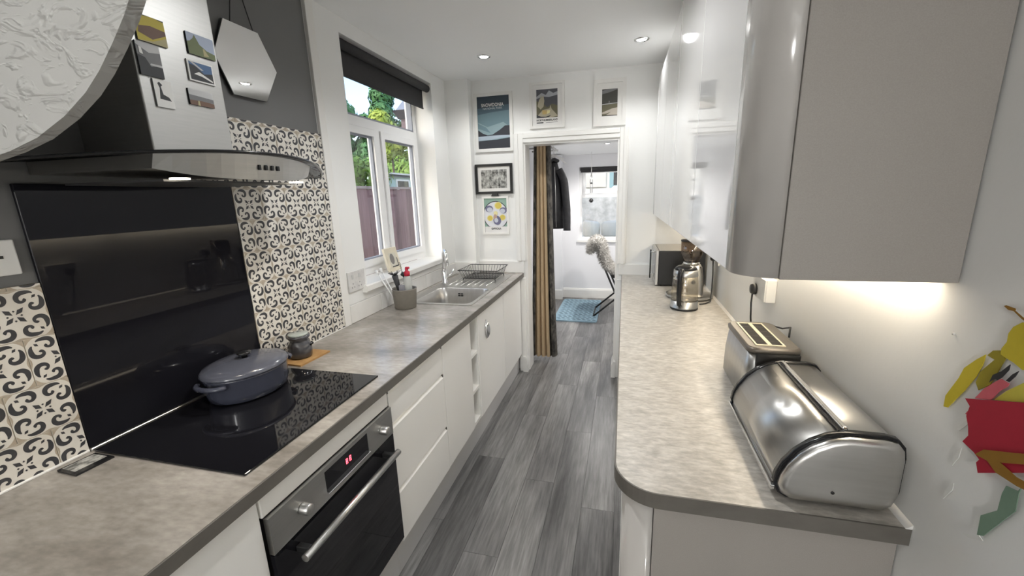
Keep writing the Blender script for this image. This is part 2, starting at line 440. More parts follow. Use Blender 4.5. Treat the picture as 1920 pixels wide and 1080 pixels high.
# patterned tiles ----------------------------------------------------------
TP = .1235; TG = .0022
def tile_bm():
    m = M(); h = TP/2-TG/2; t = .009
    m.box(0, t, -h, h, -h, h, 0)
    # printed scrollwork (charcoal on cream), flat on the glaze
    e = t+.00035
    sc = TP*1.0
    def strip(pts, ws, mt):
        P = catmull([(p[0], p[1], w) for p, w in zip(pts, ws)], 3)
        L, R = [], []
        for i, p in enumerate(P):
            q = P[min(i+1, len(P)-1)]-P[max(i-1, 0)]
            n = Vector((-q.y, q.x)); n = n.normalized() if n.length > 0 else Vector((0, 1))
            L.append((p.x+n.x*p.z/2, p.y+n.y*p.z/2)); R.append((p.x-n.x*p.z/2, p.y-n.y*p.z/2))
        k = len(P)
        return L+R, [(i, i+1, k+i+1, k+i) for i in range(k-1)]
    sp = [(.335, .405), (.285, .432), (.215, .437), (.140, .423), (.092, .372), (.088, .305), (.122, .258), (.172, .256), (.200, .286), (.178, .308)]
    sw = [.020, .055, .080, .088, .084, .074, .060, .050, .052, .040]
    shapes = [strip(sp, sw, 1)]
    lens = lambda a, b, w: ([(a[0], a[1]), ((a[0]+b[0])/2-(b[1]-a[1])*w, (a[1]+b[1])/2+(b[0]-a[0])*w), (b[0], b[1]), ((a[0]+b[0])/2+(b[1]-a[1])*w, (a[1]+b[1])/2-(b[0]-a[0])*w)], [(0, 1, 2, 3)])
    once = [lens((.022, .022), (.150, .150), .24), lens((.305, .305), (.372, .372), .3)]
    tan = [([(.497, .497), (.497, .36), (.465, .41), (.44, .44), (.41, .465), (.36, .497)], [(0, 1, 2, 3, 4, 5)])]
    for sx, sy in ((1, 1), (-1, 1), (-1, -1), (1, -1)):
        for flip in (0, 1):
            for pts, fs in shapes:
                m.add([(e, (q[1] if flip else q[0])*sx*sc, (q[0] if flip else q[1])*sy*sc) for q in pts], fs, 1)
        for pts, fs in once:
            m.add([(e, q[0]*sx*sc, q[1]*sy*sc) for q in pts], fs, 1)
        for pts, fs in tan:
            m.add([(e-.0001, q[0]*sx*sc*.985, q[1]*sy*sc*.985) for q in pts], fs, 2)
    for q in ((.1, 0), (-.1, 0), (0, .1), (0, -.1)):
        m.add([(e, (q[0]+a)*sc, (q[1]+b)*sc) for a, b in ((.022, 0), (0, .022), (-.022, 0), (0, -.022))], [(0, 1, 2, 3)], 1)
    for q in ((1, 0), (-1, 0), (0, 1), (0, -1)):
        w = .012
        a = [(.46, -w), (.497, -.10), (.497, .10), (.46, w)] if q[0] else None
        pts = [(.468, -.03), (.497, -.13), (.497, .13), (.468, .03)]
        if q[0]: P2 = [(x*q[0], y) for x, y in pts]
        else: P2 = [(y, x*q[1]) for x, y in pts]
        m.add([(e-.0001, x*sc*.985, y*sc*.985) for x, y in P2], [(0, 1, 2, 3)], 2)
    return m
TILE_MESH = tile_bm().mesh('tile', [TILE_CREAM, TILE_INK, TILE_TAN], weld=False, recalc=False)
def cut_tile(y0, y1, z0, z1):
    bm = bmesh.new(); bm.from_mesh(TILE_MESH)
    for co, no in (((0, y0, 0), (0, -1, 0)), ((0, y1, 0), (0, 1, 0)), ((0, 0, z0), (0, 0, -1)), ((0, 0, z1), (0, 0, 1))):
        bmesh.ops.bisect_plane(bm, geom=bm.verts[:]+bm.edges[:]+bm.faces[:], plane_co=co, plane_no=no, clear_outer=True)
    bmesh.ops.holes_fill(bm, edges=[e for e in bm.edges if e.is_boundary and all(v.co.x <= .00901 for v in e.verts)], sides=8)
    me = bpy.data.meshes.new('tile'); bm.to_mesh(me); bm.free()
    for q in (TILE_CREAM, TILE_INK, TILE_TAN): me.materials.append(q)
    return me
def lay_tiles(parent, y0, y1, z0, z1, phase_odd, phase_even, zj=1.0125):
    h = TP/2; r0 = math.floor((z0-zj)/TP+1e-6); r = r0
    while zj+r*TP < z1-.008:
        za, zb = zj+r*TP, zj+(r+1)*TP
        ph = phase_odd if (r % 2 == 0) else phase_even
        k = math.floor((y0-ph)/TP+1e-6)
        while ph+k*TP < y1-.006:
            ya, yb = ph+k*TP, ph+(k+1)*TP
            yc, zc = (ya+yb)/2, (za+zb)/2
            full = ya >= y0-.002 and yb <= y1+.002 and za >= z0-.002 and zb <= z1+.002
            if yb > y0+.006 and zb > z0+.008:
                me = TILE_MESH if full else cut_tile(max(y0-yc, -h), min(y1-yc, h), max(z0-zc, -h), min(z1-zc, h))
                o = bpy.data.objects.new('tile', me); COL.objects.link(o); o.parent = parent; o.location = (0.003, yc, zc)
            k += 1
        r += 1
# grout beds
for a in ((1.287, 1.811, H, 1.889), (1.10, 1.287, 1.637, 1.889), (-.12, .699, H, 1.392)):
    M().box(0, .0095, a[0], a[1], a[2], a[3]).obj('grout_bed', GROUT, wall_near)
lay_tiles(wall_near, 1.287, 1.811, H, 1.888, 1.287, 1.287-TP/2)
lay_tiles(wall_near, 1.10, 1.2865, 1.637, 1.888, 1.287, 1.287-TP/2)
lay_tiles(wall_near, -.12, .699, H, 1.392, .577, .577-TP/2)
M().box(0, .016, -.12, .70, H-.001, H+.006, bev=.002, seg=1).obj('sealant', WHITE_TILE, wall_near)
M().box(0, .016, 1.287, 1.811, H-.001, H+.005, bev=.002, seg=1).obj('sealant', WHITE_TILE, wall_near)

# black glass splashback behind the hob
g = thing('glass_splashback', (0, .99, H), 'black glass splashback panel standing behind the hob', 'splashback')
M().box(.001, .011, .702, 1.284, H+.008, 1.636, bev=.0015, seg=1).obj('glass_panel', SPLASH, g)
M().box(.0, .020, .700, 1.286, H, H+.008, bev=.002, seg=1).obj('seal_strip', STEEL, g)

# kitchen window ------------------------------------------------------------
FXa, FXb = -.200, -.150
win = bpy.data.objects.new('window_1', None); COL.objects.link(win); win.location = (FXa, (WY0+WY1)/2, 1.11); struct(win)
ZT0, ZT1, YM = 2.015, 2.07, 2.565
M().slab([WY0, WY0+.05, YM-.022, YM+.022, WY1-.04, WY1], [1.10, 1.15, ZT0, ZT1, 2.37, WZ1], {(1, 1), (2, 3), (3, 1), (1, 3), (3, 3)}, FXa, FXb, 'x').obj('window_frame', UPVC, win)
def sash(y0, y1, z0, z1, w, handle=None):
    s = M().slab([y0, y0+w, y1-w, y1], [z0, z0+w, z1-w, z1], {(1, 1)}, FXa+.012, FXb+.012, 'x').obj('sash', UPVC, win)
    M().slab([y0+w-.004, y0+w+.010, y1-w-.010, y1-w+.004], [z0+w-.004, z0+w+.010, z1-w-.010, z1-w+.004], {(1, 1)}, FXb-.022, FXb-.002, 'x').obj('gasket', GASKET, s)
    M().box(FXb-.014, FXb-.010, y0+w-.002, y1-w+.002, z0+w-.002, z1-w+.002).obj('pane', PANE, s)
    return s
s1 = sash(WY0+.055, YM-.024, 1.152, ZT0-.004, .042)
s2 = sash(YM+.024, WY1-.042, 1.152, ZT0-.004, .042)
M().box(FXa+.02, FXa+.026, WY0+.048, WY1-.038, ZT1-.002, 2.372).obj('pane', PANE, win)
M().slab([WY0+.05, WY0+.058, WY1-.05, WY1-.04], [ZT1, ZT1+.012, 2.358, 2.37], {(1, 1)}, FXa+.004, FXb-.006, 'x').obj('gasket', GASKET, win)
# sill board
sill = M().prism([(-.150, 1.098), (.028, 1.098), (.034, 1.092), (.034, 1.062), (.028, 1.056), (-.150, 1.056)], 'y', WY0+.001, WY1-.001)
so = sill.obj('window_sill', GLOSS_WHITE, win)
M().prism([(0.001, 1.098), (.028, 1.098), (.034, 1.092), (.034, 1.062), (.028, 1.056), (0.001, 1.056)], 'y', 2.008, WY0+.001).obj('sill_horn', GLOSS_WHITE, so)

# far room --------------------------------------------------------------------
YF = 6.22; ZF = 2.12
struct(M().box(.20, .42, YE+.15, YF, 0, 2.5).obj('wall_far_left', FAR_WALL))
struct(M().box(2.55, 2.65, YE+.15, YF, 0, 2.5).obj('wall_far_right', FAR_WALL))
struct(M().slab([.2, .80, 1.44, 2.65], [0, .885, 1.945, 2.5], {(1, 1)}, YF, YF+.25, 'y').obj('wall_far', FAR_WALL))
struct(M().box(.42, .555, 6.06, YF, 0, ZF).obj('wall_far_nib', FAR_WALL))
struct(M().prism([(YE+.15, 2.30), (YF, ZF), (YF, ZF+.1), (YE+.15, 2.40)], 'x', .2, 2.65).obj('ceiling_far', CEILING))
struct(M().prism([(YF, 0), (YF-.018, 0), (YF-.018, .12), (YF-.010, .145), (YF, .15)], 'x', .555, 2.55).obj('baseboard_far', GLOSS_WHITE))
struct(M().box(.42, .57, 6.042, 6.06, 0, .15, bev=.004).obj('baseboard_far_nib', GLOSS_WHITE))
w2 = bpy.data.objects.new('window_2', None); COL.objects.link(w2); w2.location = (1.1, YF, .885); struct(w2)
a0, a1 = YF+.03, YF+.09
M().slab([.80, .845, 1.395, 1.44], [.885, .935, 1.515, 1.565, 1.90, 1.945], {(1, 1), (1, 3)}, a0, a1, 'y').obj('window_frame', UPVC, w2)
s = M().slab([.848, .888, 1.352, 1.392], [1.568, 1.606, 1.862, 1.898], {(1, 1)}, a0-.012, a1-.01, 'y').obj('sash', UPVC, w2)
M().box(.886, 1.354, a0+.03, a0+.035, 1.604, 1.864).obj('pane', PANE, s)
M().box(.843, 1.397, a0+.03, a0+.035, .933, 1.517).obj('pane', PANE, w2)
M().prism([(YF-.03, .862), (YF+.03, .862), (YF+.03, .89), (YF-.03, .89)], 'x', .775, 1.465).obj('window_sill', GLOSS_WHITE, w2)

# downlights -------------------------------------------------------------------
def downlight(x, y, z, label, power=DOWNLIGHT_W, group=None, col=(.985, .995, 1)):
    t = thing('downlight', (x, y, z), label, 'downlight', group)
    M().lathe([(.030, -.001), (.033, -.006), (.042, -.005), (.046, -.001), (.046, .0), (.030, .0)], (x, y, z), 28).obj('trim_ring', CHROME, t)
    M().lathe([(.0, -.0035), (.024, -.0035), (.030, -.001)], (x, y, z), 24).obj('lamp_face', BULB, t)
    spot('lamp_beam', (x, y, z-.012), power, t, col=col)
    return t
downlight(.50, 2.905, ZC, 'lit chrome downlight in the ceiling nearer the window')
downlight(1.523, 2.913, ZC, 'lit chrome downlight in the ceiling beside the wall cabinets')
for x, y, pw, l in ((1.04, 1.50, 21, 'lit chrome downlight in the ceiling between hob and toaster'), (1.04, -.2, 5, 'lit chrome downlight in the ceiling above the viewpoint')):
    downlight(x, y, ZC, l, pw)
downlight(1.226, 5.45, ZF+.053, 'lit downlight in the ceiling of the far room', 40, col=(1, .97, .93))
downlight(1.9, 4.4, ZF+.125, 'lit downlight deeper in the far room, hidden by the wall', 40, col=(1, .97, .93))
# low opal pendant added unseen behind the viewpoint as frontal fill light
PX_, PY_, PZ_, PR_ = 1.15, -3.0, 1.62, .19
pn = thing('fill_globe', (PX_, PY_, ZC), 'unseen large opal pendant hanging low in the room behind the viewpoint', 'fill lamp')
M().lathe([(0, 0), (.05, 0), (.05, -.02), (0, -.022)], (PX_, PY_, ZC), 20).obj('ceiling_rose', WHITE_PL, pn)
M().tube([(PX_, PY_, ZC-.02), (PX_, PY_, PZ_+PR_-.002)], .004, 6).obj('flex', BLACK_PL, pn)
M().lathe([(PR_*math.sin(PI*i/14), -PR_*math.cos(PI*i/14)) for i in range(15)], (PX_, PY_, PZ_), 28).obj('globe', glow('fill globe glow', (1, .995, .98), FILL_L), pn)
# ------------------------------------------------------------------ outside
GROUND = mat('garden paving', (.30, .28, .25), .8, noise=((2, 2, 2), .3), col2=(.22, .21, .19))
FENCE = mat('red brown fence stain', (.27, .15, .14), .7, noise=((30, 30, 3), .25), col2=(.40, .24, .225), rnd=.22)
LEAF_D = mat('dark conifer leaf', (.035, .12, .04), .6, noise=((3, 3, 3), .25), col2=(.09, .22, .07))
LEAF_G = mat('bright green leaf', (.10, .24, .03), .55, noise=((3, 3, 3), .25), col2=(.24, .38, .06))
LEAF_Y = mat('yellow green leaf', (.24, .34, .04), .55, noise=((3, 3, 3), .25), col2=(.42, .48, .09))
BARK = mat('bark', (.10, .07, .05), .85, noise=((9, 9, 2), .3), col2=(.16, .12, .09))
struct(M().box(-30, 20, -12, 34, -.5, -.15).obj('ground', GROUND))
fx = -1.6
f = thing('garden_fence', (fx, 5, -.15), 'red brown close board fence seen through the kitchen window', 'fence')
for k in range(43):
    y = 1.8+k*.118
    bw = .107
    M().prism([(fx-.016, y), (fx+.0, y), (fx+.022, y+bw), (fx+.006, y+bw)], 'z', -.1, 1.70+.006*math.sin(k*2.1)).obj('board', FENCE, f)
M().box(fx-.03, fx+.03, 1.8, 6.87, 1.70, 1.73).obj('capping_rail', flat('pale fence capping', (.45, .35, .30)), f)
M().box(fx-.05, fx-.015, 1.8, 6.87, .4, .48).obj('rail', FENCE, f)

def tree(name, label, c, rad, hgt, leaf, n, ls, trunk_h, seed, cone=False, group=None):
    rng = random.Random(seed)
    t = thing(name, (c[0], c[1], -.15), label, 'tree', group)
    M().tube([(c[0], c[1], -.15), (c[0]+.05, c[1], trunk_h*.5), (c[0], c[1]+.05, c[2])], [rad*.09, rad*.07, rad*.03], 7).obj('trunk', BARK, t)
    m = M()
    blobs = []
    for k in range(16):
        if cone:
            h = rng.random(); rr = rad*(1-h)*.75
            a = rng.uniform(0, 2*PI)
            blobs.append((c[0]+rr*math.cos(a)*rng.random(), c[1]+rr*math.sin(a)*rng.random(), c[2]-hgt/2+h*hgt, max(.25*rad, rad*(1-h)*.6)))
        else:
            d = Vector((rng.gauss(0, 1), rng.gauss(0, 1), rng.gauss(0, 1))).normalized()*rng.uniform(.2, .75)
            blobs.append((c[0]+d.x*rad, c[1]+d.y*rad, c[2]+d.z*hgt/2, rad*rng.uniform(.3, .5)))
    for k in range(n):
        b = blobs[rng.randrange(16)]
        d = Vector((rng.gauss(0, 1), rng.gauss(0, 1), rng.gauss(0, 1))).normalized()
        p = Vector(b[:3])+d*b[3]*rng.uniform(.75, 1.08)
        u = d.orthogonal().normalized(); v = d.cross(u)
        a = rng.uniform(0, 2*PI); u, v = u*math.cos(a)+v*math.sin(a), v*math.cos(a)-u*math.sin(a)
        tip = d*rng.uniform(-.2, .5)
        s = ls*rng.uniform(.6, 1.3)
        m.add([p-u*s*.5, p+v*s*.22+tip*s*.3, p+u*s*.5+tip*s*.5, p-v*s*.22], [(0, 1, 2, 3)])
    o = m.obj('foliage', leaf, t, weld=False, recalc=False); o['kind'] = 'stuff'
    return t
for k, (nm, lb, c, rad, hg, lf, n, ls) in enumerate((
    ('conifer', 'tall dark green conifer beyond the garden fence, showing against the sky', (-9.4, 15.7, 3.6), 1.35, 6.6, LEAF_D, 9000, .26),
    ('garden_tree', 'dark green tree rising behind the yellow green bush', (-9.8, 19.0, 4.2), 1.6, 8.6, LEAF_D, 9000, .28),
    ('garden_tree', 'tall dark tree between the conifer and the outbuilding roof', (-13.4, 17.6, 4.6), 1.9, 9.5, LEAF_D, 9000, .36),
    ('garden_tree', 'yellow green bush in front of the dark trees', (-6.2, 13.0, 3.4), .85, 2.4, LEAF_Y, 5000, .18),
    ('garden_tree', 'bright green shrub just above the fence at the near end of the window', (-3.2, 6.35, 1.8), .80, 2.3, LEAF_G, 8000, .12),
    ('garden_tree', 'bright green tree behind the pale shed', (-7.3, 15.6, 2.3), 1.2, 3.6, LEAF_G, 8000, .22))):
    tree(nm, lb, c, rad, hg, lf, n, ls, 1.5, 3+k)
# mint shed
sh = thing('garden_shed', (-5.0, 10.6, -.15), 'pale mint shed with a dark roof edge beyond the fence', 'shed')
MINT = flat('mint shed paint', (.52, .68, .62), .6)
M().box(-5.5, -4.5, 9.72, 12.2, -.15, 2.14).obj('walls', MINT, sh)
M().prism([(-4.42, 2.13), (-4.42, 2.19), (-5.0, 2.30), (-5.6, 2.22), (-5.6, 2.16), (-5.0, 2.24)], 'y', 9.62, 12.3).obj('roof', flat('dark felt roof', (.09, .10, .10), .8), sh)
M().box(-4.44, -4.42, 9.62, 12.3, 2.165, 2.235).obj('bargeboard', flat('pale bargeboard', (.72, .72, .68)), sh)
M().slab([10.2, 10.25, 10.85, 10.9], [1.80, 1.845, 2.035, 2.08], {(1, 1)}, -4.50, -4.47, 'x').obj('window_frame', WHITE_PL, sh)
M().box(-4.492, -4.487, 10.24, 10.86, 1.83, 2.05).obj('pane', BLACK_GLASS, sh)
# neighbour's pier with oversailing eaves
BRICK = mat('purple brown brick', (.10, .07, .085), .8, noise=((14, 14, 30), .25), col2=(.17, .12, .13))
p = thing('outbuilding', (-1.4, 7.6, -.15), 'dark brick outbuilding whose eave juts into the window view', 'building')
M().box(-1.95, -.9, 7.05, 8.6, -.15, 2.75).obj('wall', BRICK, p)
M().box(-1.92, -.9, 6.10, 8.65, 2.50, 2.76).obj('eave_box', BRICK, p)
M().loft([[(-1.95, 6.06, 2.76), (-.88, 6.06, 2.76), (-.88, 8.7, 2.76), (-1.95, 8.7, 2.76)], [(-1.99, 5.98, 2.87), (-.86, 5.98, 2.87), (-.86, 8.75, 2.87), (-1.99, 8.75, 2.87)]], smooth=False).obj('gutter', flat('dark gutter', (.05, .045, .055), .5), p)
M().prism([(6.02, 2.87), (8.8, 2.87), (8.8, 3.7), (7.2, 3.7), (6.36, 3.12)], 'x', -1.96, -.88).obj('roof', flat('slate roof', (.22, .24, .29), .6), p)
# beyond the far window: garden wall, bench with cushions, house behind
gw = thing('rendered_garden_wall', (1.0, 9.2, -.15), 'pale rendered garden wall seen through the far window', 'wall')
M().box(-.6, 3.2, 9.2, 9.4, -.15, 1.62).obj('wall', mat('pale lichen render', (.38, .39, .38), .8, noise=((5, 5, 5), .14), col2=(.62, .63, .62)), gw)
M().box(-.65, 3.25, 9.17, 9.43, 1.62, 1.67).obj('coping', flat('coping', (.78, .77, .74)), gw)
bn = thing('garden_bench', (1.0, 7.75, -.15), 'white garden bench outside the far window', 'bench')
M().box(.35, 1.7, 7.45, 8.05, .74, .80, bev=.01).obj('seat', WHITE_PL, bn)
for x in (.4, 1.65):
    for y in (7.5, 8.0): M().box(x-.03, x+.03, y-.03, y+.03, -.15, .74).obj('leg', WHITE_PL, bn)
CREAM = flat('cream canvas cushion', (.74, .71, .62), .8, .12, 6)
for k, (x0, x1, l) in enumerate(((.70, 1.03, 'creased cream cushion on the garden bench, on the left'), (1.05, 1.40, 'cream cushion on the garden bench, on the right'))):
    c_ = M(); rings = []
    for i, (zz, q) in enumerate(((.8035, .7), (.83, .95), (.94, 1.0), (1.04, .95), (1.075, .7))):
        rings.append([(x0+(x1-x0)*(.5+.5*q*ax), 7.70+.10*q*ay+.05*(zz-.8), zz+(.012*ax*(k*2-1) if i > 1 else 0)) for ax, ay in ((1, .3), (1, -.3), (.7, -1), (0, -1.15), (-.7, -1), (-1, -.3), (-1, .3), (-.7, 1), (0, 1.15), (.7, 1))])
    tag(c_.loft(rings).obj('cushion', CREAM, loc=(x0, 7.7, .80)), l, 'cushion', 'cushions on the garden bench')
hb = thing('neighbour_house', (1.4, 13, -.15), 'pale house with a blue framed window beyond the garden wall', 'building')
M().box(-3, 6, 13, 13.3, -.15, 4.2).obj('wall', flat('house render', (.74, .72, .66)), hb)
M().box(1.0, 2.0, 12.96, 13.0, 1.72, 2.3).obj('window', flat('teal window', (.20, .34, .38)), hb)
M().box(1.12, 1.48, 12.945, 12.962, 1.8, 2.22).obj('pane', BLACK_GLASS, hb)
M().box(1.55, 1.9, 12.945, 12.962, 1.8, 2.22).obj('pane', BLACK_GLASS, hb)
M().box(.3, .9, 12.9, 13.0, 1.75, 2.3).obj('brick_panel', flat('pale brick', (.60, .57, .52)), hb)
# ------------------------------------------------------------------ left run
ZP = .172; XD = .585; ZB = H-TT
# worktop, with the hole for the sink bowl
wt = thing('worktop', (.3, 1.5, ZB), 'long grey stone effect worktop under the window', 'worktop')
Y0W = -.5
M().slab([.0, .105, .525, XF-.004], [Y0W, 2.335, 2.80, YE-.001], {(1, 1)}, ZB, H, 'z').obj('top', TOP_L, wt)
M().box(XF-.004, XF, Y0W, YE-.028, ZB, H, bev=.0015, seg=1).obj('edge_strip', TOP_EDGE, wt)
BAR = flat('cream handle rail', (.62, .60, .55), .4)
def base(y0, y1, label, top=ZB-.002, door=True, front=None):
    t = thing('base_cabinet', (.3, (y0+y1)/2, ZP), label, 'cabinet', 'base cabinets under the left worktop')
    M().box(.03, XD-.022, y0+.002, y1-.002, ZP-.005, top).obj('carcass', CARCASS, t)
    if door: M().box(XD-.020, XD, y0+.002, y1-.002, ZP, .862, bev=.003).obj('door', CAB_WHITE, t)
    return t
base(-.48, .088, 'cream base cabinet nearest the camera under the left worktop')
base(.092, .686, 'cream base cabinet with plain door beside the oven')
ov = thing('oven_housing', (.3, .98, ZP), 'cream oven housing with a filler strip above the oven', 'cabinet')
M().box(.03, .10, .694, 1.268, ZP, .80).obj('back_panel', CARCASS, ov)
M().box(.03, XD-.022, .6885, .6925, ZP-.005, .862).obj('side_panel', CARCASS, ov)
M().box(.03, XD-.022, 1.2685, 1.271, ZP-.005, .862).obj('side_panel', CARCASS, ov)
M().box(XD-.020, XD, .690, 1.270, .800, .862, bev=.003).obj('filler_panel', CAB_WHITE, ov)
# handle rail under the worktop lip, one per stretch of cabinets
for a, b, l in ((-.48, .687, 'near'), (.690, 1.270, 'oven')):
    tag(M().box(XD-.03, XD-.004, a, b, .864, ZB-.001, bev=.002).obj('shadow_rail', BAR, loc=(XD, (a+b)/2, .865)), 'cream rail under the worktop lip above the '+('oven' if l == 'oven' else 'cabinet nearest the camera'), 'rail')
# oven
o = thing('built_in_oven', (.4, .98, .20), 'built-in oven with steel control panel and black glass door', 'oven')
y0, y1 = .695, 1.268
M().box(.12, XD-.004, y0+.004, y1-.004, .205, .795).obj('body', BLACK_PL, o)
cp = M().slab([y0, .897, 1.112, y1], [.688, .712, .783, .797], {(1, 1)}, XD-.004, XD+.012, 'x').obj('control_panel', STEEL_H, o)
d = M().box(XD-.003, XD+.0105, .897, 1.112, .712, .783).obj('display', BLACK_GLASS, cp)
m = M()
for yy in (.995, 1.012):
    for (a, b, c, e) in ((0, .008, .0, .0015), (0, .008, .008, .0095), (0, .008, .016, .0175), (0, .0015, 0, .0175), (.0065, .008, 0, .0175)):
        m.box(XD+.0105, XD+.0109, yy+a, yy+b, .742+c, .742+e)
q = m.obj('digits', RED_LED, cp); q['kind'] = 'stuff'
M().box(XD+.004, XD+.020, .897, 1.112, .7095, .7135, bev=.001, seg=1).obj('display_lip', CHROME, cp)
for yy in (.800, 1.196):
    M().lathe([(.0165, 0), (.0165, .004), (.0155, .026), (.013, .029), (0, .029)], (XD+.012, yy, .742), 24, axis='x').obj('knob', STEEL, o)
dr = M().slab([y0, y0+.012, y1-.012, y1], [.202, .214, .672, .684], {}, XD-.002, XD+.010, 'x').obj('door', BLACK_GLASS, o)
hb_ = M()
hb_.tube([(XD+.056, y0+.046, .642), (XD+.056, y1-.046, .642)], .0115, 12)
hb_.obj('handle', STEEL, dr)
for yy in (y0+.075, y1-.075):
    M().box(XD+.009, XD+.05, yy-.009, yy+.009, .633, .651, bev=.002, seg=1).obj('handle_post', BLACK_PL, dr)
# drawers
def front(y0, y1, z0, z1, x=XD):
    """drawer front with a bevelled grip along its top edge"""
    return M().prism([(x-.020, z0), (x, z0), (x, z1-.022), (x-.013, z1-.004), (x-.013, z1), (x-.020, z1)], 'y', y0, y1)
t = thing('drawer_unit', (.3, 1.52, ZP), 'cream three drawer unit right of the oven', 'cabinet')
M().box(.03, XD-.024, 1.274, 1.763, ZP-.005, ZB-.002).obj('carcass', CARCASS, t)
for z0, z1 in ((ZP, .417), (.420, .712), (.715, .864)):
    dw = front(1.276, 1.762, z0, z1).obj('drawer', CAB_WHITE, t)
    for yy in (1.276, 1.757):
        M().box(XD-.012, XD-.002, yy, yy+.005, z1-.021, z1-.006).obj('end_stop', flat('dark grip end', (.10, .09, .08)), dw)
# tall plain door, open slot unit, handled door, last door
base(1.767, 2.150, 'cream base cabinet between the drawers and the open slot shelves')
t = thing('slot_shelf_unit', (.3, 2.215, ZP), 'narrow open shelf unit with three slots between cabinet doors', 'shelf unit')
M().box(.03, XD-.004, 2.153, 2.163, ZP, ZB-.002).obj('side_panel', CAB_WHITE, t)
M().box(.03, XD-.004, 2.272, 2.282, ZP, ZB-.002).obj('side_panel', CAB_WHITE, t)
M().box(.03, .05, 2.163, 2.272, ZP, ZB-.002).obj('back_panel', CARCASS, t)
for zz in (ZP, .385, .620, .848):
    M().box(.05, XD-.006, 2.163, 2.272, zz, zz+.020).obj('shelf', CAB_WHITE, t)
t = base(2.286, 2.850, 'cream base cabinet under the sink with a chrome cup handle', top=.69)
hd = M()
prof = [(math.cos(a), math.sin(a)) for a in [PI*i/10-PI/2 for i in range(11)]]
rings = []
for k in range(9):
    z = .655+.135*k/8; s_ = math.sin(PI*k/8)**.55 if 0 < k < 8 else .12
    rings.append([(XD+.030*s_*max(0, c), 2.437+.022*s_*sn, z) for c, sn in prof])
hd.loft(rings)
dc = [c for c in t.children if c.name.startswith('door')][0]
hd.obj('cup_handle', CHROME, dc)
base(2.854, 3.385, 'cream base cabinet at the doorway end of the left run')
# plinth boards
for a, b, l in ((-.48, 1.272, 'under the oven'), (1.273, 3.385, 'under the drawers and the sink cabinets')):
    tag(M().box(.538, .553, a, b, .001, ZP-.008, bev=.002, seg=1).obj('plinth_board', PLINTH, loc=(.545, (a+b)/2, 0)), 'pale grey plinth board '+l, 'plinth')

# sink -------------------------------------------------------------------------
sk = thing('sink', (.31, 2.85, H), 'stainless inset sink with ridged drainer below the window', 'sink')
bx0, bx1, by0, by1 = .118, .512, 2.352, 2.785
px0, px1, py0, py1 = .055, .535, 2.322, 3.335
outer = rrect(px0, px1, py0, py1, .03, 5)
hole = rrect(bx0, bx1, by0, by1, .055, 5)
bm = bmesh.new()
def ringv(pts, z): return [bm.verts.new((x, y, z)) for x, y in pts]
zt = H+.004
vo = ringv(outer, zt); vh = ringv(hole, zt); vb = ringv(outer, H+.0004)
for i in range(len(vo)): bm.faces.new((vo[i], vo[(i+1) % len(vo)], vb[(i+1) % len(vo)], vb[i]))
ed = [bm.edges.get((vo[i], vo[(i+1) % len(vo)])) for i in range(len(vo))]+[bm.edges.new((vh[i], vh[(i+1) % len(vh)])) for i in range(len(vh))]
bmesh.ops.triangle_fill(bm, use_beauty=True, edges=ed)
M().bm(bm, 0).obj('rim', STEEL_BOWL, sk)
m = M(); rings = []
for z, ins in ((zt, 0), (zt-.006, .004), (H-.10, .010), (H-.155, .014), (H-.172, .030), (H-.175, .06)):
    rings.append([(x, y, z) for x, y in rrect(bx0+ins, bx1-ins, by0+ins, by1-ins, .055, 5)])
m.loft(rings, caps=False)
n_ = len(rings[-1]); m.add(rings[-1], [list(range(n_))])
bowl = m.obj('bowl', STEEL_BOWL, sk, recalc=False)
M().lathe([(.0, 0), (.035, 0), (.04, .003), (.0, .003)], (.315, 2.57, H-.1748), 20).obj('waste', CHROME, bowl)
for k in range(2):
    for j in range(2):
        M().box(.262+k*.022, .278+k*.022, by1-.016, by1-.011, H-.042-j*.014, H-.034-j*.014).obj('overflow_slot', BLACK_PL, bowl)
for k in range(7):
    x = .15+k*.05
    M().tube([(x, 2.86, zt), (x, 3.28, zt)], .004, 6).obj('drainer_ridge', STEEL_BOWL, sk)
# tap
tp = thing('mixer_tap', (.085, 2.93, H), 'tall chrome swan neck tap behind the sink', 'tap')
bx, by = .088, 2.93
M().lathe([(.026, .004), (.026, .010), (.021, .014), (.021, .10), (.016, .104), (.0, .104)], (bx, by, H), 20).obj('base', CHROME, tp)
dx, dy = .50, -.60
pts = [(bx, by, H+.10), (bx, by, H+.20)]
for i in range(1, 11):
    a = PI*i/10
    pts.append((bx+dx*.062*(1-math.cos(a)), by+dy*.062*(1-math.cos(a)), H+.20+.062*math.sin(a)*1.15))
pts.append((bx+dx*.124, by+dy*.124, H+.155))
M().tube(pts, .0125, 12).obj('spout', CHROME, tp)
M().tube([(bx+.018, by+.006, H+.06), (bx+.05, by+.03, H+.075), (bx+.062, by+.04, H+.11)], [.008, .007, .006], 8).obj('lever', CHROME, tp)
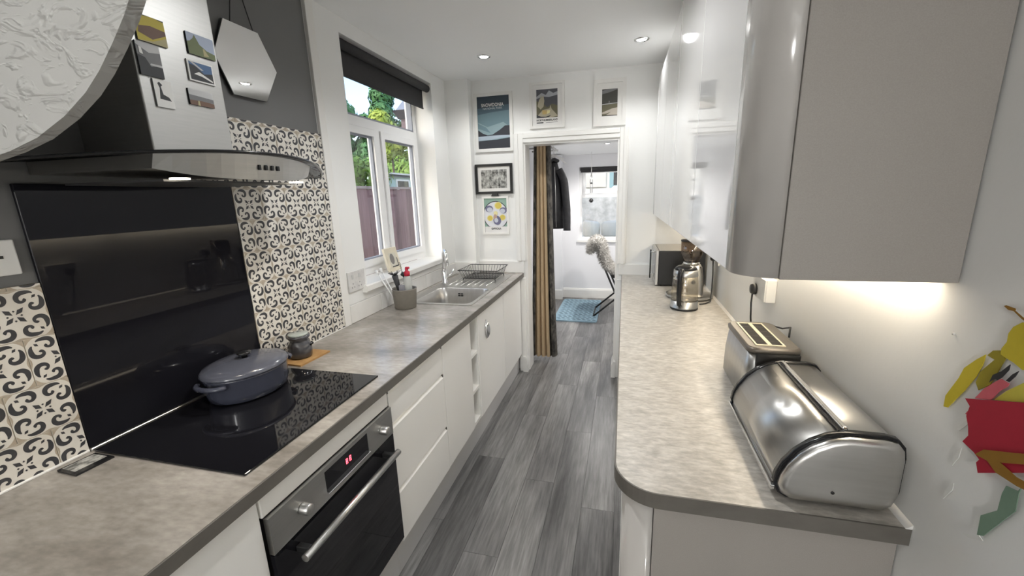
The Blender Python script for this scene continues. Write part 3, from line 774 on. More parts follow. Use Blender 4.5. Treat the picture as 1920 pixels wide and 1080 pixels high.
# dish rack
rk = thing('wire_dish_rack', (.32, 3.2, H), 'black wire dish rack standing on the drainer', 'dish rack')
def wire(name, pts, r, closed=False): return M().tube(pts, r, 6, closed=closed).obj(name, BLACK_PL, rk)
X0, X1, Yr0, Yr1, zb, zt_ = .165, .495, 3.02, 3.325, H+.022, H+.090
wire('top_rim', [(X0, Yr0, zt_), (X1, Yr0, zt_), (X1, Yr1, zt_), (X0, Yr1, zt_)], .0035, True)
i_ = .03
wire('bottom_rim', [(X0+i_, Yr0+i_, zb), (X1-i_, Yr0+i_, zb), (X1-i_, Yr1-i_, zb), (X0+i_, Yr1-i_, zb)], .003, True)
for k in range(13):
    u = k/12; x = X0+.01+(X1-X0-.02)*u; xb = X0+i_+(X1-X0-2*i_)*u
    wire('wire', [(x, Yr0, zt_), (xb, Yr0+i_, zb), (xb, Yr1-i_, zb), (x, Yr1, zt_)], .0016)
for k in range(1, 9):
    u = k/9; y = Yr0+(Yr1-Yr0)*u; yb = Yr0+i_+(Yr1-Yr0-2*i_)*u
    wire('wire', [(X0, y, zt_), (X0+i_, yb, zb), (X1-i_, yb, zb), (X1, y, zt_)], .0016)
for x in (X0+i_, X1-i_):
    for y in (Yr0+i_, Yr1-i_): wire('foot', [(x, y, zb), (x, y, H+.0045)], .0035)

# hob ------------------------------------------------------------------------
hob = thing('induction_hob', (.29, .99, H), 'black glass induction hob set in the left worktop', 'hob')
M().box(.028, .546, .700, 1.286, H+.0005, H+.006, bev=.002).obj('glass_top', BLACK_GLASS, hob)
# extractor hood -----------------------------------------------------------------
hd = thing('extractor_hood', (.25, .985, 1.64), 'stainless extractor hood with curved glass canopy and square chimney', 'extractor hood')
M().box(.002, .25, .868, 1.102, 1.688, ZC-.002, bev=.003).obj('chimney', STEEL_H, hd)
yc_ = .985
def zg(y): return 1.708-.040*((y-yc_)/.45)**2
def xg(y): return .285+.215*(1-((y-yc_)/.45)**2)
m = M(); n = 24; top, bot = [], []
grid = []
for i in range(n+1):
    y = yc_-.45+.9*i/n
    for j in range(5):
        grid.append((.004+(xg(y)-.004)*j/4, y, zg(y)))
vs = grid+[(x, y, z-.007) for x, y, z in grid]
K = len(grid); fs = []
for i in range(n):
    for j in range(4):
        a = i*5+j
        fs += [(a, a+5, a+6, a+1), (K+a, K+a+1, K+a+6, K+a+5)]
    fs += [(i*5+4, i*5+9, K+i*5+9, K+i*5+4), (i*5, K+i*5, K+i*5+5, i*5+5)]
fs += [(j, j+1, K+j+1, K+j) for j in range(4)]+[(n*5+j, K+n*5+j, K+n*5+j+1, n*5+j+1) for j in range(4)]
m.add(vs, fs, 0, True)
m.obj('glass_canopy', CANOPY_GLASS, hd)
fa = [(xg(y)+.0015, y, zg(y)) for y in [yc_-.45+.9*i/n for i in range(n+1)]]
M().tube([(x, y, z-.0035) for x, y, z in fa], .004, 6).obj('canopy_edge', BLACK_GL, hd)
# steel body: bowed fascia between the glass and the underside
hw = .2425
def xf(y): return .405+.07*(1-((y-yc_)/hw)**2)
m = M(); k = 16; rt, rb = [], []
ys = [yc_-hw+2*hw*i/k for i in range(k+1)]
tp_ = [(.004, ys[0])]+[(xf(y), y) for y in ys]+[(.004, ys[-1])]
zbot = lambda y: 1.636+.022*abs((y-yc_)/hw)**3
R0 = [(x, y, zbot(y)) for x, y in tp_]; R1 = [(x+(.012 if x > .1 else 0), y, zg(y)-.0075) for x, y in tp_]
m.loft([R0, R1], smooth=False)
body = m.obj('body', STEEL_H, hd)
M().slab([.05, .06, .37, .38], [.78, .79, 1.18, 1.19], {}, 1.631, 1.636, 'z').obj('grease_filter', flat('dark filter mesh', (.06, .06, .062), .5), body)
HL = glow('hood lamp face', (1, .90, .72), 6)
for y in (.80, 1.17):
    lp = M().lathe([(0, 0), (.020, 0), (.020, .004), (.0, .004)], (.405, y, 1.6345), 20).obj('lamp_face', HL, hd)
    spot('hood_lamp', (.415, y, 1.628), 2.2, hd, 140, .7, .02, (1, .88, .70))
for kk in range(4):
    y = .955+kk*.021
    M().box(xf(y)+.002, xf(y)+.011, y, y+.008, 1.662, 1.675, bev=.001, seg=1).obj('button', BLACK_PL, body)
# fridge magnets on the chimney front
def art(name, label, cat, rect, plane, shapes, border, group=None, thick=.004, name_obj='fridge_magnet', parent=None):
    """flat printed picture: a thin board with layered flat colour shapes (u,v in 0..1). plane: ('x', X, +1) or ('y', Y, -1)"""
    a0, a1, z0, z1 = rect; ax, P0, sg = plane
    t = thing(name_obj, ((P0, (a0+a1)/2, (z0+z1)/2) if ax == 'x' else ((a0+a1)/2, P0, (z0+z1)/2)), label, cat, group) if parent is None else parent
    lo, hi = sorted((P0, P0+sg*thick))
    m = M()
    m.box(*((lo, hi, a0, a1) if ax == 'x' else (a0, a1, lo, hi)), z0, z1)
    m.obj('board', border, t)
    for i, (c, poly) in enumerate(shapes):
        d = P0+sg*(thick+.00025*(i+1))
        pts = [(a0+(a1-a0)*u, z0+(z1-z0)*v) for u, v in poly]
        M().add([(d, p[0], p[1]) if ax == 'x' else (p[0], d, p[1]) for p in pts], [list(range(len(pts)))]).obj('print', c, t, recalc=False)
    return t
FULL = [(.0, .0), (1, 0), (1, 1), (0, 1)]
INS = [(.06, .07), (.94, .07), (.94, .93), (.06, .93)]
C_SKY = flat('print pale blue', (.42, .48, .60)); C_HILL = flat('print hill green', (.16, .19, .09)); C_DK = flat('print charcoal', (.035, .037, .04))
C_MID = flat('print mid grey', (.18, .18, .185)); C_LT = flat('print light grey', (.52, .52, .52)); C_WH = flat('print white', (.80, .79, .76)); C_YE = flat('print yellow', (.55, .45, .07))
C_BR = flat('print brown', (.17, .10, .07)); C_GO = flat('print straw', (.45, .40, .22)); C_BL = flat('print blue', (.07, .14, .27)); C_GRN = flat('print green', (.20, .26, .08))
PX = ('x', .2503, 1)
art('m', 'yellow and green hillside magnet at the top left of the hood chimney', 'magnet', (.884, .955, 1.982, 2.045), PX, [(C_YE, [(0, 0), (1, 0), (1, .95), (.6, 1), (.2, .95), (0, .8)]), (C_BR, [(.05, .3), (.5, .15), (1, .45), (1, .6), (.5, .65), (.1, .55)]), (C_GO, [(0, 0), (1, 0), (1, .35), (.5, .08)])], C_DK, 'magnets on the hood chimney')
art('m', 'tall dark valley photograph magnet on the left of the hood chimney', 'magnet', (.874, .930, 1.900, 1.978), PX, [(C_MID, FULL), (C_LT, [(0, 1), (0, .9), (.5, .72), (1, .78), (1, 1)]), (C_DK, [(0, 0), (1, 0), (1, .4), (.5, .3), (.3, .55), (0, .6)]), (C_LT, [(.45, .34), (1, .34), (1, .41), (.5, .40)]), (C_WH, [(.1, .65), (.25, .62), (.2, .82), (.1, .85)])], C_DK, 'magnets on the hood chimney')
art('m', 'white magnet with a dark goose on the lower left of the hood chimney', 'magnet', (.898, .943, 1.828, 1.896), PX, [(C_WH, FULL), (C_DK, [(.22, .30), (.85, .27), (.75, .40), (.45, .48), (.38, .75), (.48, .82), (.33, .92), (.22, .86), (.30, .70)])], C_LT, 'magnets on the hood chimney')
art('m', 'moorland magnet with pale sky at the top right of the hood chimney', 'magnet', (1.012, 1.091, 1.988, 2.044), PX, [(C_SKY, FULL), (C_HILL, [(0, 0), (1, 0), (1, .28), (.7, .35), (.45, .55), (.3, .95), (.22, .75), (.1, .6), (0, .55)]), (C_GO, [(.55, .05), (.75, .1), (.6, .4), (.55, .42)])], C_DK, 'magnets on the hood chimney')
art('m', 'white bordered mountain lake magnet in the middle right of the hood chimney', 'magnet', (1.000, 1.076, 1.916, 1.971), PX, [(C_WH, FULL), (C_BL, INS), (C_DK, [(.06, .07), (.94, .07), (.94, .55), (.6, .45), (.3, .75), (.06, .8)]), (C_WH, [(.2, .35), (.4, .5), (.9, .2), (.9, .12), (.5, .3)]), (C_LT, [(.06, .93), (.2, .93), (.6, .62), (.5, .6)])], C_WH, 'magnets on the hood chimney')
art('m', 'landscape magnet with an arched top on the lower right of the hood chimney', 'magnet', (.988, 1.060, 1.851, 1.893), PX, [(C_LT, FULL), (C_MID, [(0, .25), (1, .3), (1, .55), (.4, .6), (0, .62)]), (C_BR, [(0, 0), (1, 0), (1, .28), (.5, .32), (0, .28)]), (C_GO, [(.3, .0), (.4, 0), (.38, .3), (.33, .3)])], C_DK, 'magnets on the hood chimney')
# hexagonal mirror on a chain
mr = thing('hexagonal_mirror', (.012, 1.448, 2.10), 'frameless hexagonal mirror hung by a chain on the charcoal wall', 'mirror')
hexp = [(1.366, 2.229), (1.516, 2.229), (1.586, 2.103), (1.510, 1.974), (1.361, 1.972), (1.306, 2.099)]
M().prism(hexp, 'x', .010, .014).obj('backing', BLACK_PL, mr)
M().prism([(1.446+(a-1.446)*.995, 2.1+(b-2.1)*.995) for a, b in hexp], 'x', .014, .018).obj('mirror_glass', MIRROR, mr)
for (a, b) in (((1.40, 2.229), (1.445, 2.44)), ((1.50, 2.229), (1.445, 2.44))):
    M().tube([(.012, a[0], a[1]), (.010, b[0], b[1])], .0022, 6).obj('chain', BLACK_PL, mr)
M().tube([(.0, 1.445, 2.44), (.02, 1.445, 2.44)], .004, 8).obj('hook', BLACK_PL, mr)
# cooker switch, window-side socket
t = thing('wall_switch', (0, .61, 1.46), 'white cooker switch plate left of the black splashback', 'switch')
M().box(0, .010, .545, .677, 1.420, 1.505, bev=.003).obj('plate', WHITE_PL, t)
M().box(.010, .0115, .644, .651, 1.461, 1.468).obj('indicator', BLACK_PL, t)
M().box(.010, .014, .57, .60, 1.445, 1.48, bev=.002).obj('rocker', WHITE_PL, t)
SAT = mat('pale marbled plate', (.70, .69, .67), .35, noise=((40, 40, 40), .2), col2=(.58, .57, .56))
t = thing('double_socket', (.017, 1.955, 1.13), 'satin double wall socket between the tiles and the window', 'socket')
M().box(0.0, .009, 1.885, 2.033, 1.080, 1.192, bev=.002).obj('plate', SAT, t)
for k in range(2):
    M().box(.009, .012, 1.915+.06*k, 1.93+.06*k, 1.15, 1.175, bev=.001).obj('rocker', flat('grey rocker', (.58, .58, .57)), t)
    for dy_, dz_ in ((-.011, -.02), (.011, -.02), (0, .0)):
        M().box(.009, .0095, 1.922+.06*k+dy_-.003, 1.922+.06*k+dy_+.003, 1.125+dz_-.004, 1.125+dz_+.004).obj('pin_hole', flat('grey pin hole', (.30, .30, .30)), t)
# roller blind
BLIND = flat('charcoal blind fabric', (.045, .044, .046), .8, .2, 60)
t = thing('roller_blind', (-.035, 2.59, 2.38), 'charcoal roller blind rolled up at the head of the kitchen window', 'blind')
M().tube([(-.034, WY0+.006, 2.380), (-.034, WY1-.004, 2.380)], .026, 16).obj('roll', BLIND, t)
M().box(-.060, -.0585, WY0+.012, WY1-.035, 2.238, 2.385).obj('fabric', BLIND, t)
M().box(-.064, -.0545, WY0+.012, WY1-.035, 2.232, 2.244, bev=.002).obj('hem_bar', BLIND, t)
M().box(-.06, -.006, WY1-.003, WY1-.0005, 2.352, 2.41).obj('bracket', WHITE_PL, t)
# ------------------------------------------------------------------ things on the left worktop
HT = H+.006
BLUE = mat('dusk blue enamel', (.050, .055, .080), .22, coat=.3, noise=((9, 9, 9), .3), col2=(.058, .063, .090))
BLUE_L = mat('dusk blue lid enamel', (.082, .088, .115), .2, coat=.3, noise=((9, 9, 9), .3), col2=(.090, .095, .122))
pc = (.150, 1.092)
t = thing('casserole_pot', (pc[0], pc[1], HT), 'blue enamelled oval casserole with lid standing on the hob', 'casserole')
def oval(r, z, ax=.118, ay=.138, n=36): return [(pc[0]+ax*r*math.cos(2*PI*i/n), pc[1]+ay*r*math.sin(2*PI*i/n), z) for i in range(n)]
M().loft([oval(.82, HT), oval(.93, HT+.008), oval(.97, HT+.03), oval(1.0, HT+.085), oval(1.01, HT+.092)]).obj('body', BLUE, t)
ld = M().loft([oval(1.04, HT+.0925), oval(1.045, HT+.098), oval(.99, HT+.108), oval(.80, HT+.117), oval(.5, HT+.124), oval(.2, HT+.126)]).obj('lid', BLUE_L, t)
M().lathe([(.010, .0), (.009, .008), (.021, .013), (.023, .019), (.018, .023), (0, .024)], (pc[0], pc[1], HT+.125), 20).obj('knob', BLACK_GL, ld)
for s in (-1, 1):
    pts = [(pc[0]+.055*math.cos(a), pc[1]+s*(.132+.030*math.sin(a)), HT+.076) for a in [PI*i/10 for i in range(11)]]
    M().tube(pts, .0085, 8).obj('handle', BLUE, t)
# jar on its cork mat
tag(M().prism([(.050, 1.318), (.170, 1.312), (.176, 1.482), (.056, 1.488)], 'z', H, H+.007).obj('cork_mat', mat('tan cork', (.36, .19, .07), .75, noise=((30, 30, 30), .2), col2=(.50, .30, .12)), loc=(.11, 1.4, H)), 'tan cork mat on the worktop beyond the hob', 'mat')
jz = H+.0075; jc = (.098, 1.398)
t = thing('storage_jar', (jc[0], jc[1], jz), 'dark glazed stoneware jar with pale lid on the cork mat', 'jar')
JAR = mat('dark brown glaze', (.040, .030, .026), .14, coat=.6, noise=((7, 7, 12), .2), col2=(.09, .10, .12))
M().lathe([(.040, 0), (.046, .006), (.048, .030), (.046, .058), (.038, .070), (.036, .078), (.044, .088), (.045, .098), (.0, .098)], (*jc, jz), 32).obj('body', JAR, t)
M().lathe([(.0, .098), (.039, .098), (.040, .104), (.037, .107), (.0, .108)], (*jc, jz), 28).obj('lid', mat('pale green glaze', (.42, .46, .42), .18, coat=.5, noise=((20, 20, 20), .25), col2=(.34, .37, .34)), t)
M().tube([(jc[0]+.046, jc[1]+.012, jz+.052), (jc[0]+.056, jc[1]+.016, jz+.060), (jc[0]+.048, jc[1]+.016, jz+.066)], .004, 6).obj('lug', BLACK_GL, t)
# photo coaster
t = thing('photo_coaster', (.08, .652, H), 'black edged glass coaster with a grey photograph beside the tiles', 'coaster')
M().prism([(.040, .615), (.114, .612), (.118, .692), (.046, .692)], 'z', H, H+.005).obj('base', BLACK_GL, t)
M().prism([(.046, .622), (.096, .620), (.100, .687), (.051, .687)], 'z', H+.005, H+.0054).obj('photograph', mat('grey photo print', (.14, .14, .13), .12, noise=((60, 40, 40), .1), col2=(.52, .51, .48)), t)
# utensil pot
uc = (.136, 2.232)
t = thing('utensil_pot', (*uc, H), 'taupe ceramic utensil pot beside the sink', 'pot')
POT = mat('taupe ceramic', (.235, .215, .185), .55, noise=((30, 30, 30), .25), col2=(.20, .185, .16))
M().lathe([(.0, 0), (.060, 0), (.066, .006), (.075, .118), (.077, .124), (.072, .125), (.069, .118), (.058, .012), (0, .012)], (*uc, H), 36).obj('pot', POT, t)
zb_ = H+.016
def stick(name, label, a, b, r, m, cat, extra=None):
    t = thing(name, a, label, cat, 'utensils in the taupe pot')
    M().tube([a, b], r, 8).obj('handle', m, t)
    if extra: extra(t, Vector(a), Vector(b))
    return t
def flat_head(t, a, b):
    d = (b-a).normalized(); M().tube([b, b+d*.03], [.006, .009], 8).obj('end_cap', UPVC, t)
stick('kitchen_utensil', 'leftmost white handled utensil in the taupe pot', (uc[0]-.030, uc[1]-.030, zb_), (.022, 2.150, H+.222), .0045, UPVC, 'utensil', flat_head)
stick('kitchen_utensil', 'white handled utensil next to the dark brush in the taupe pot', (uc[0]-.015, uc[1]-.035, zb_), (.040, 2.165, H+.232), .0045, UPVC, 'utensil', flat_head)
DKG = flat('dark grey silicone', (.055, .055, .058), .6)
def brush(t, a, b):
    d = (b-a).normalized()
    M().tube([b-d*.10, b], [.012, .019], 10).obj('brush_head', DKG, t)
    rng = random.Random(4)
    for k in range(26):
        e = b+d*.012+Vector((rng.uniform(-.035, .035), rng.uniform(-.035, .035), rng.uniform(.0, .022)))
        M().tube([b+(e-b)*.1-d*.004, e], [.002, .0012], 5).obj('bristle', DKG, t)
stick('dish_brush', 'dark grey bristled dish brush in the taupe pot', (uc[0]-.004, uc[1]-.012, zb_), (.096, 2.205, H+.208), .008, DKG, 'brush', brush)
def brush2(t, a, b):
    d = (b-a).normalized()
    M().lathe([(.0, 0), (.016, .003), (.018, .012), (.008, .024), (0, .026)], tuple(b-d*.01), 14).obj('brush_head', BLACK_PL, t)
    for k in range(8):
        q = b+d*(.012*k)-d*.02
        M().tube([q, q+Vector((-.012, .0, .012))], .0016, 5).obj('bristle', BLACK_PL, t)
stick('bottle_brush', 'short black brush behind the squeezy bottle in the pot', (uc[0]+.01, uc[1]+.035, zb_), (.120, 2.262, H+.205), .004, BLACK_PL, 'brush', brush2)
bc = (uc[0]+.030, uc[1]-.004)
t = thing('squeezy_bottle', (*bc, zb_), 'clear squeezy bottle with a red cap in the taupe pot', 'bottle', 'utensils in the taupe pot')
M().lathe([(.0, 0), (.024, 0), (.025, .004), (.025, .165), (.020, .182), (.013, .188), (.0, .188)], (*bc, zb_), 24).obj('bottle', mat('milky plastic', (.72, .73, .70), .25, trans=.35, noise=((9, 9, 9), .3), col2=(.68, .70, .66)), t)
RED = flat('red plastic', (.55, .02, .05), .3)
M().lathe([(.0, .188), (.018, .188), (.018, .212), (.010, .218), (.010, .236), (.0, .236)], (*bc, zb_), 20).obj('cap', RED, t)
M().box(bc[0]-.006, bc[0]+.018, bc[1]-.008, bc[1]+.008, zb_+.230, zb_+.243, bev=.003).obj('nozzle', RED, t)
t = tag(M().box(uc[0]-.012, uc[0]+.022, uc[1]-.045, uc[1]-.022, zb_+.02, H+.152, bev=.006).obj('sponge', flat('grey sponge', (.30, .30, .33), .8), loc=(uc[0], uc[1]-.03, H)), 'grey sponge tucked in the front of the taupe pot', 'sponge')
# leaf picture on the sill
t = thing('leaf_picture', (-.06, 2.46, 1.098), 'cream framed leaf picture leaning on the window sill', 'picture')
fr = flat('cream frame', (.66, .60, .47), .5)
def lean(y, h, d): return (-.105+.0+.40*0+d-.30*h*.0-.22*h, y, 1.0985+h)
def quad(y0, y1, h0, h1, d0, d1, mt, name):
    m = M(); P = [lean(y0, h0, d0), lean(y1, h0, d0), lean(y1, h1, d0), lean(y0, h1, d0)]; Q = [lean(y0, h0, d1), lean(y1, h0, d1), lean(y1, h1, d1), lean(y0, h1, d1)]
    return m.loft([P, Q], smooth=False).obj(name, mt, t)
for o_ in (quad(2.385, 2.535, 0, .155, .045, .060, fr, 'frame'), quad(2.420, 2.505, .035, .122, .060, .0608, flat('mount board', (.60, .57, .48)), 'mount')): pass
lf = [(2.452+.026*math.cos(a)*1.0, .082+.036*math.sin(a)) for a in [2*PI*i/12 for i in range(12)]]
M().add([lean(y, h, .0612) for y, h in lf], [list(range(12))]).obj('leaf_print', flat('grey leaf print', (.20, .19, .18)), t, recalc=False)
quad(2.435, 2.512, .028, .034, .060, .0615, C_DK, 'dark_edge'); quad(2.506, 2.512, .034, .085, .060, .0615, C_DK, 'dark_edge')
# ------------------------------------------------------------------ right run
XRC = 1.4407; YN = .842
wt = thing('worktop', (1.73, 2.1, ZB), 'sandy streaked worktop with a rounded corner on the right', 'worktop')
def wpoly(ins, r): return arc(XRC+ins+r, YN+ins+r, r, 180, 270, 10)+[(XR-.001, YN+ins), (XR-.001, YE-.001), (XRC+ins, YE-.001)]
M().prism(wpoly(.004, .10), 'z', ZB, H).obj('top', TOP_R, wt)
op, ip = wpoly(0, .104), wpoly(.004, .10)
ol = [(XRC, YE-.028)]+op[:11]+[(XR-.001, YN)]; il = [(XRC+.004, YE-.028)]+ip[:11]+[(XR-.001, YN+.004)]
m = M(); n = len(ol)
vs = [(*q, z) for z in (ZB, H) for q in ol]+[(*q, z) for z in (ZB, H) for q in il]
fs = []
for i in range(n-1):
    fs += [(i, i+1, n+i+1, n+i), (2*n+i, 3*n+i, 3*n+i+1, 2*n+i+1), (n+i, n+i+1, 3*n+i+1, 3*n+i), (i, 2*n+i, 2*n+i+1, i+1)]
fs += [(0, n, 3*n, 2*n), (n-1, 3*n-1, 4*n-1, 2*n-1)]
m.add(vs, fs); m.obj('edge_strip', TOP_EDGE, wt)
M().prism([(XR-.012, H), (XR-.0005, H), (XR-.0005, H+.010)], 'y', YN, YE-.02).obj('wall_bead', WHITE_TILE, wt)
# base units
XB = 1.462; YNB = .868
t = thing('curved_base_unit', (1.75, 1.0, .15), 'curved corner base unit with end panel darkened for shade under the right worktop', 'cabinet')
co = arc(XB+.07, YNB+.07, .07, 180, 270, 10); ci = arc(XB+.07, YNB+.07, .052, 180, 270, 10)
M().prism(co+ci[::-1], 'z', .002, ZB-.002, smooth=True).obj('curved_door', CAB_SHADE, t)
M().box(XB+.0725, XR-.003, YNB, YNB+.018, .002, ZB-.002, bev=.001, seg=1).obj('end_panel', PANEL_SHADE, t)
M().box(XB+.06, XR-.003, YNB+.07, 1.05, .10, ZB-.002).obj('carcass', CARCASS, t)
for k, (a, b) in enumerate(((1.052, 1.65), (1.652, 2.25), (2.252, 2.85), (2.852, 3.41))):
    t = thing('base_cabinet', (1.75, (a+b)/2, .15), ['white gloss base cabinet next to the curved corner unit', 'second white gloss base cabinet under the right worktop', 'third white gloss base cabinet under the right worktop', 'white gloss base cabinet next to the doorway on the right'][k], 'cabinet', 'base cabinets under the right worktop')
    M().box(XB+.02, XR-.003, a, b-.002, .10, ZB-.002).obj('carcass', CARCASS, t)
    M().box(XB, XB+.0185, a+.001, b-.002, .15, ZB-.006, bev=.002).obj('door', CAB_GLOSS, t)
tag(M().box(XB+.055, XB+.07, .99, 3.41, .001, .098, bev=.002, seg=1).obj('plinth_board', PLINTH, loc=(XB+.06, 2.2, 0)), 'plinth board under the right hand base cabinets', 'plinth')

# wall units
XU = 1.664; YU = .8545; ZU = 1.409; ZUT = 2.354
t = thing('curved_wall_unit', (1.84, .92, ZU), 'wall cabinet with curved corner and large end panel darkened for shade', 'cabinet')
co = arc(XU+.07, YU+.07, .07, 180, 270, 12); ci = arc(XU+.07, YU+.07, .052, 180, 270, 12)
M().prism([(XU, .953)]+co+ci[::-1]+[(XU+.018, .953)], 'z', ZU, ZUT, smooth=True).obj('curved_door', CAB_SHADE, t)
M().box(XU+.0725, XR-.004, YU, YU+.018, ZU-.002, ZUT+.02, bev=.001, seg=1).obj('end_panel', PANEL_SHADE, t)
M().box(XU+.056, XR-.003, YU+.06, .953, ZU+.012, ZUT).obj('carcass', CARCASS, t)
for k, (a, b) in enumerate(((.955, 1.455), (1.455, 2.055), (2.055, 2.655), (2.655, 3.255))):
    t = thing('wall_cabinet', (1.84, (a+b)/2, ZU), ['white high gloss wall cabinet next to the curved corner', 'second white gloss wall cabinet from the camera', 'third white gloss wall cabinet from the camera', 'white gloss wall cabinet nearest the end wall'][k], 'cabinet', 'wall cabinets over the right worktop')
    M().box(XU+.020, XR-.003, a+.001, b-.001, ZU+.012, ZUT).obj('carcass', CARCASS, t)
    M().box(XU, XU+.0185, a+.0015, b-.0015, ZU, ZUT, bev=.002).obj('door', CAB_GLOSS, t)
t = thing('curved_wall_unit', (1.84, 3.33, ZU), 'curved end wall cabinet beside the end wall', 'cabinet')
co = arc(XU+.10, 3.34, .10, 90, 180, 10); ci = arc(XU+.10, 3.34, .082, 90, 180, 10)
M().prism([(XU, 3.257)][::-1]+co[::-1]+ci+[(XU+.018, 3.257)], 'z', ZU, ZUT, smooth=True).obj('curved_door', CAB_GLOSS, t)
M().box(XU+.085, XR-.003, 3.257, 3.415, ZU+.012, ZUT).obj('carcass', CARCASS, t)
# light tape under the cabinets
ls = thing('led_strip_light', (1.98, 2.1, ZU), 'warm led strip light under the wall cabinets', 'strip light')
M().box(1.965, 2.005, .90, 3.35, ZU+.003, ZU+.0115).obj('profile', STEEL, ls)
M().box(1.970, 2.000, .905, 3.345, ZU+.001, ZU+.003).obj('diffuser', LED, ls)
for yy, ln in ((1.5, 1.18), (2.73, 1.2)):
    l = bpy.data.lights.new('strip_beam', 'AREA'); l.shape = 'RECTANGLE'; l.size = .03; l.size_y = ln; l.energy = LED_W; l.color = (1, .90, .74); l.spread = math.radians(170)
    o = bpy.data.objects.new('strip_beam', l); COL.objects.link(o); o.parent = ls; o.location = Vector((1.985, yy, ZU-.001))-world_of(ls)

# ------------------------------------------------------------------ things on the right worktop
# bread bin: roll top, long side towards the aisle
t = thing('bread_bin', (1.9, 1.08, H), 'polished steel roll top bread bin at the near end of the right worktop', 'bread bin')
prof = [(1.808, .918), (1.790, .928), (1.781, .950), (1.784, .972), (1.795, 1.000), (1.815, 1.030), (1.842, 1.056), (1.872, 1.074), (1.905, 1.084), (1.975, 1.084), (1.995, 1.079), (2.007, 1.064), (2.011, 1.040), (2.011, .960), (2.003, .932), (1.985, .918)]
cx_, cz_ = 1.898, 1.0
def sc_(f, dz=0): return [(cx_+(x-cx_)*f, cz_+(z-cz_)*f) for x, z in prof]
YA, YZ = .872, 1.283
M().prism(sc_(.955), 'y', YA+.024, YZ-.024, smooth=True).obj('body', BIN_STEEL, t)
for a, b in ((YA+.010, YA+.026), (YZ-.026, YZ-.010)):
    M().prism(sc_(1.0), 'y', a, b, smooth=True).obj('end_rim', BLACK_GL, t)
for s, y in ((-1, YA+.010), (1, YZ-.010)):
    rings = [[(x, y+s*d, z) for x, z in sc_(f)] for f, d in ((.955, 0), (.945, .008), (.90, .015), (.80, .017), (.45, .018))]
    M().loft(rings).obj('end_cap', BIN_STEEL, t)
# the roll front overlaps the body, with a grip bar and bottom rail
lidp = sc_(.975)
M().prism([lidp[i] for i in range(2, 9)]+[sc_(.957)[i] for i in range(8, 1, -1)], 'y', YA+.027, YZ-.027, smooth=True).obj('roll_lid', BIN_STEEL, t)
M().box(1.900, 1.912, YA+.026, YZ-.026, 1.079, 1.089, bev=.003).obj('grip_bar', CHROME, t)
M().box(1.893, 1.899, YA+.026, YZ-.026, 1.0785, 1.0815).obj('grip_shadow_gap', BLACK_GL, t)
M().box(1.776, 1.786, YA+.012, YZ-.012, .930, .942, bev=.002).obj('front_rail', CHROME, t)
M().box(1.786, 1.796, YA+.026, YZ-.026, .926, .946, bev=.002).obj('front_rail', STEEL, t)
M().lathe([(0, 0), (.0035, 0), (.0035, .002), (0, .002)], (1.885, YA-.0095, .955), 10, axis='y').obj('screw', BLACK_PL, t)
for x in (1.83, 1.96):
    for y in (YA+.05, YZ-.05): M().lathe([(.010, 0), (.011, .010), (0, .010)], (x, y, H+.0002), 12).obj('foot', BLACK_PL, t)
# toaster
t = thing('toaster', (1.905, 1.45, H), 'brushed steel two slot toaster behind the bread bin', 'toaster')
tx0, tx1, ty0, ty1 = 1.826, 1.985, 1.305, 1.600
BEIGE = mat('warm grey top shell', (.15, .135, .115), .32, .4, noise=((20, 20, 20), .25), col2=(.12, .105, .09))
def tr_(z, ins, r=.030): return [(x, y, z) for x, y in rrect(tx0+ins, tx1-ins, ty0+ins, ty1-ins, r, 5)]
M().loft([tr_(H+.012, .0), tr_(H+.10, .001), tr_(H+.175, .008)], caps=True).obj('side_shell', STEEL, t)
M().loft([tr_(H+.002, .006), tr_(H+.012, .004)]).obj('foot_plate', BLACK_PL, t)
bm_ = M().prism(rrect(tx0+.026, tx1-.012, ty0-.0, ty0+.02, .004, 3), 'z', H+.014, H+.176).obj('end_panel', BLACK_PL, t)
M().loft([tr_(H+.175, .004), tr_(H+.186, .003), tr_(H+.192, .010)]).obj('top_rim', BEIGE, t)
M().slab([tx0+.030, tx0+.036, tx0+.066, tx0+.078, tx0+.108, tx0+.114], [ty0+.030, ty0+.038, ty1-.038, ty1-.030], {(1, 1), (3, 1)}, H+.190, H+.1945, 'z').obj('slot_frame', flat('cream metal trim', (.70, .64, .48), .3), t)
for a in (tx0+.036, tx0+.078):
    sl = M().box(a, a+.030, ty0+.038, ty1-.038, H+.1918, H+.1928).obj('slot', flat('slot darkness', (.016, .014, .012), .8), t)
    for k in range(4):
        M().box(a+.003, a+.027, ty0+.07+k*.05, ty0+.0712+k*.05, H+.1928, H+.1934).obj('slot_wire', flat('dull wire', (.12, .11, .10)), sl)
M().tube([(tx1-.01, ty1+.0, H+.18), (tx1+.012, ty1-.06, H+.187), (tx1+.014, ty1-.12, H+.21), (tx1+.006, ty1-.14, H+.182)], .003, 6).obj('cord_loop', BLACK_PL, t)
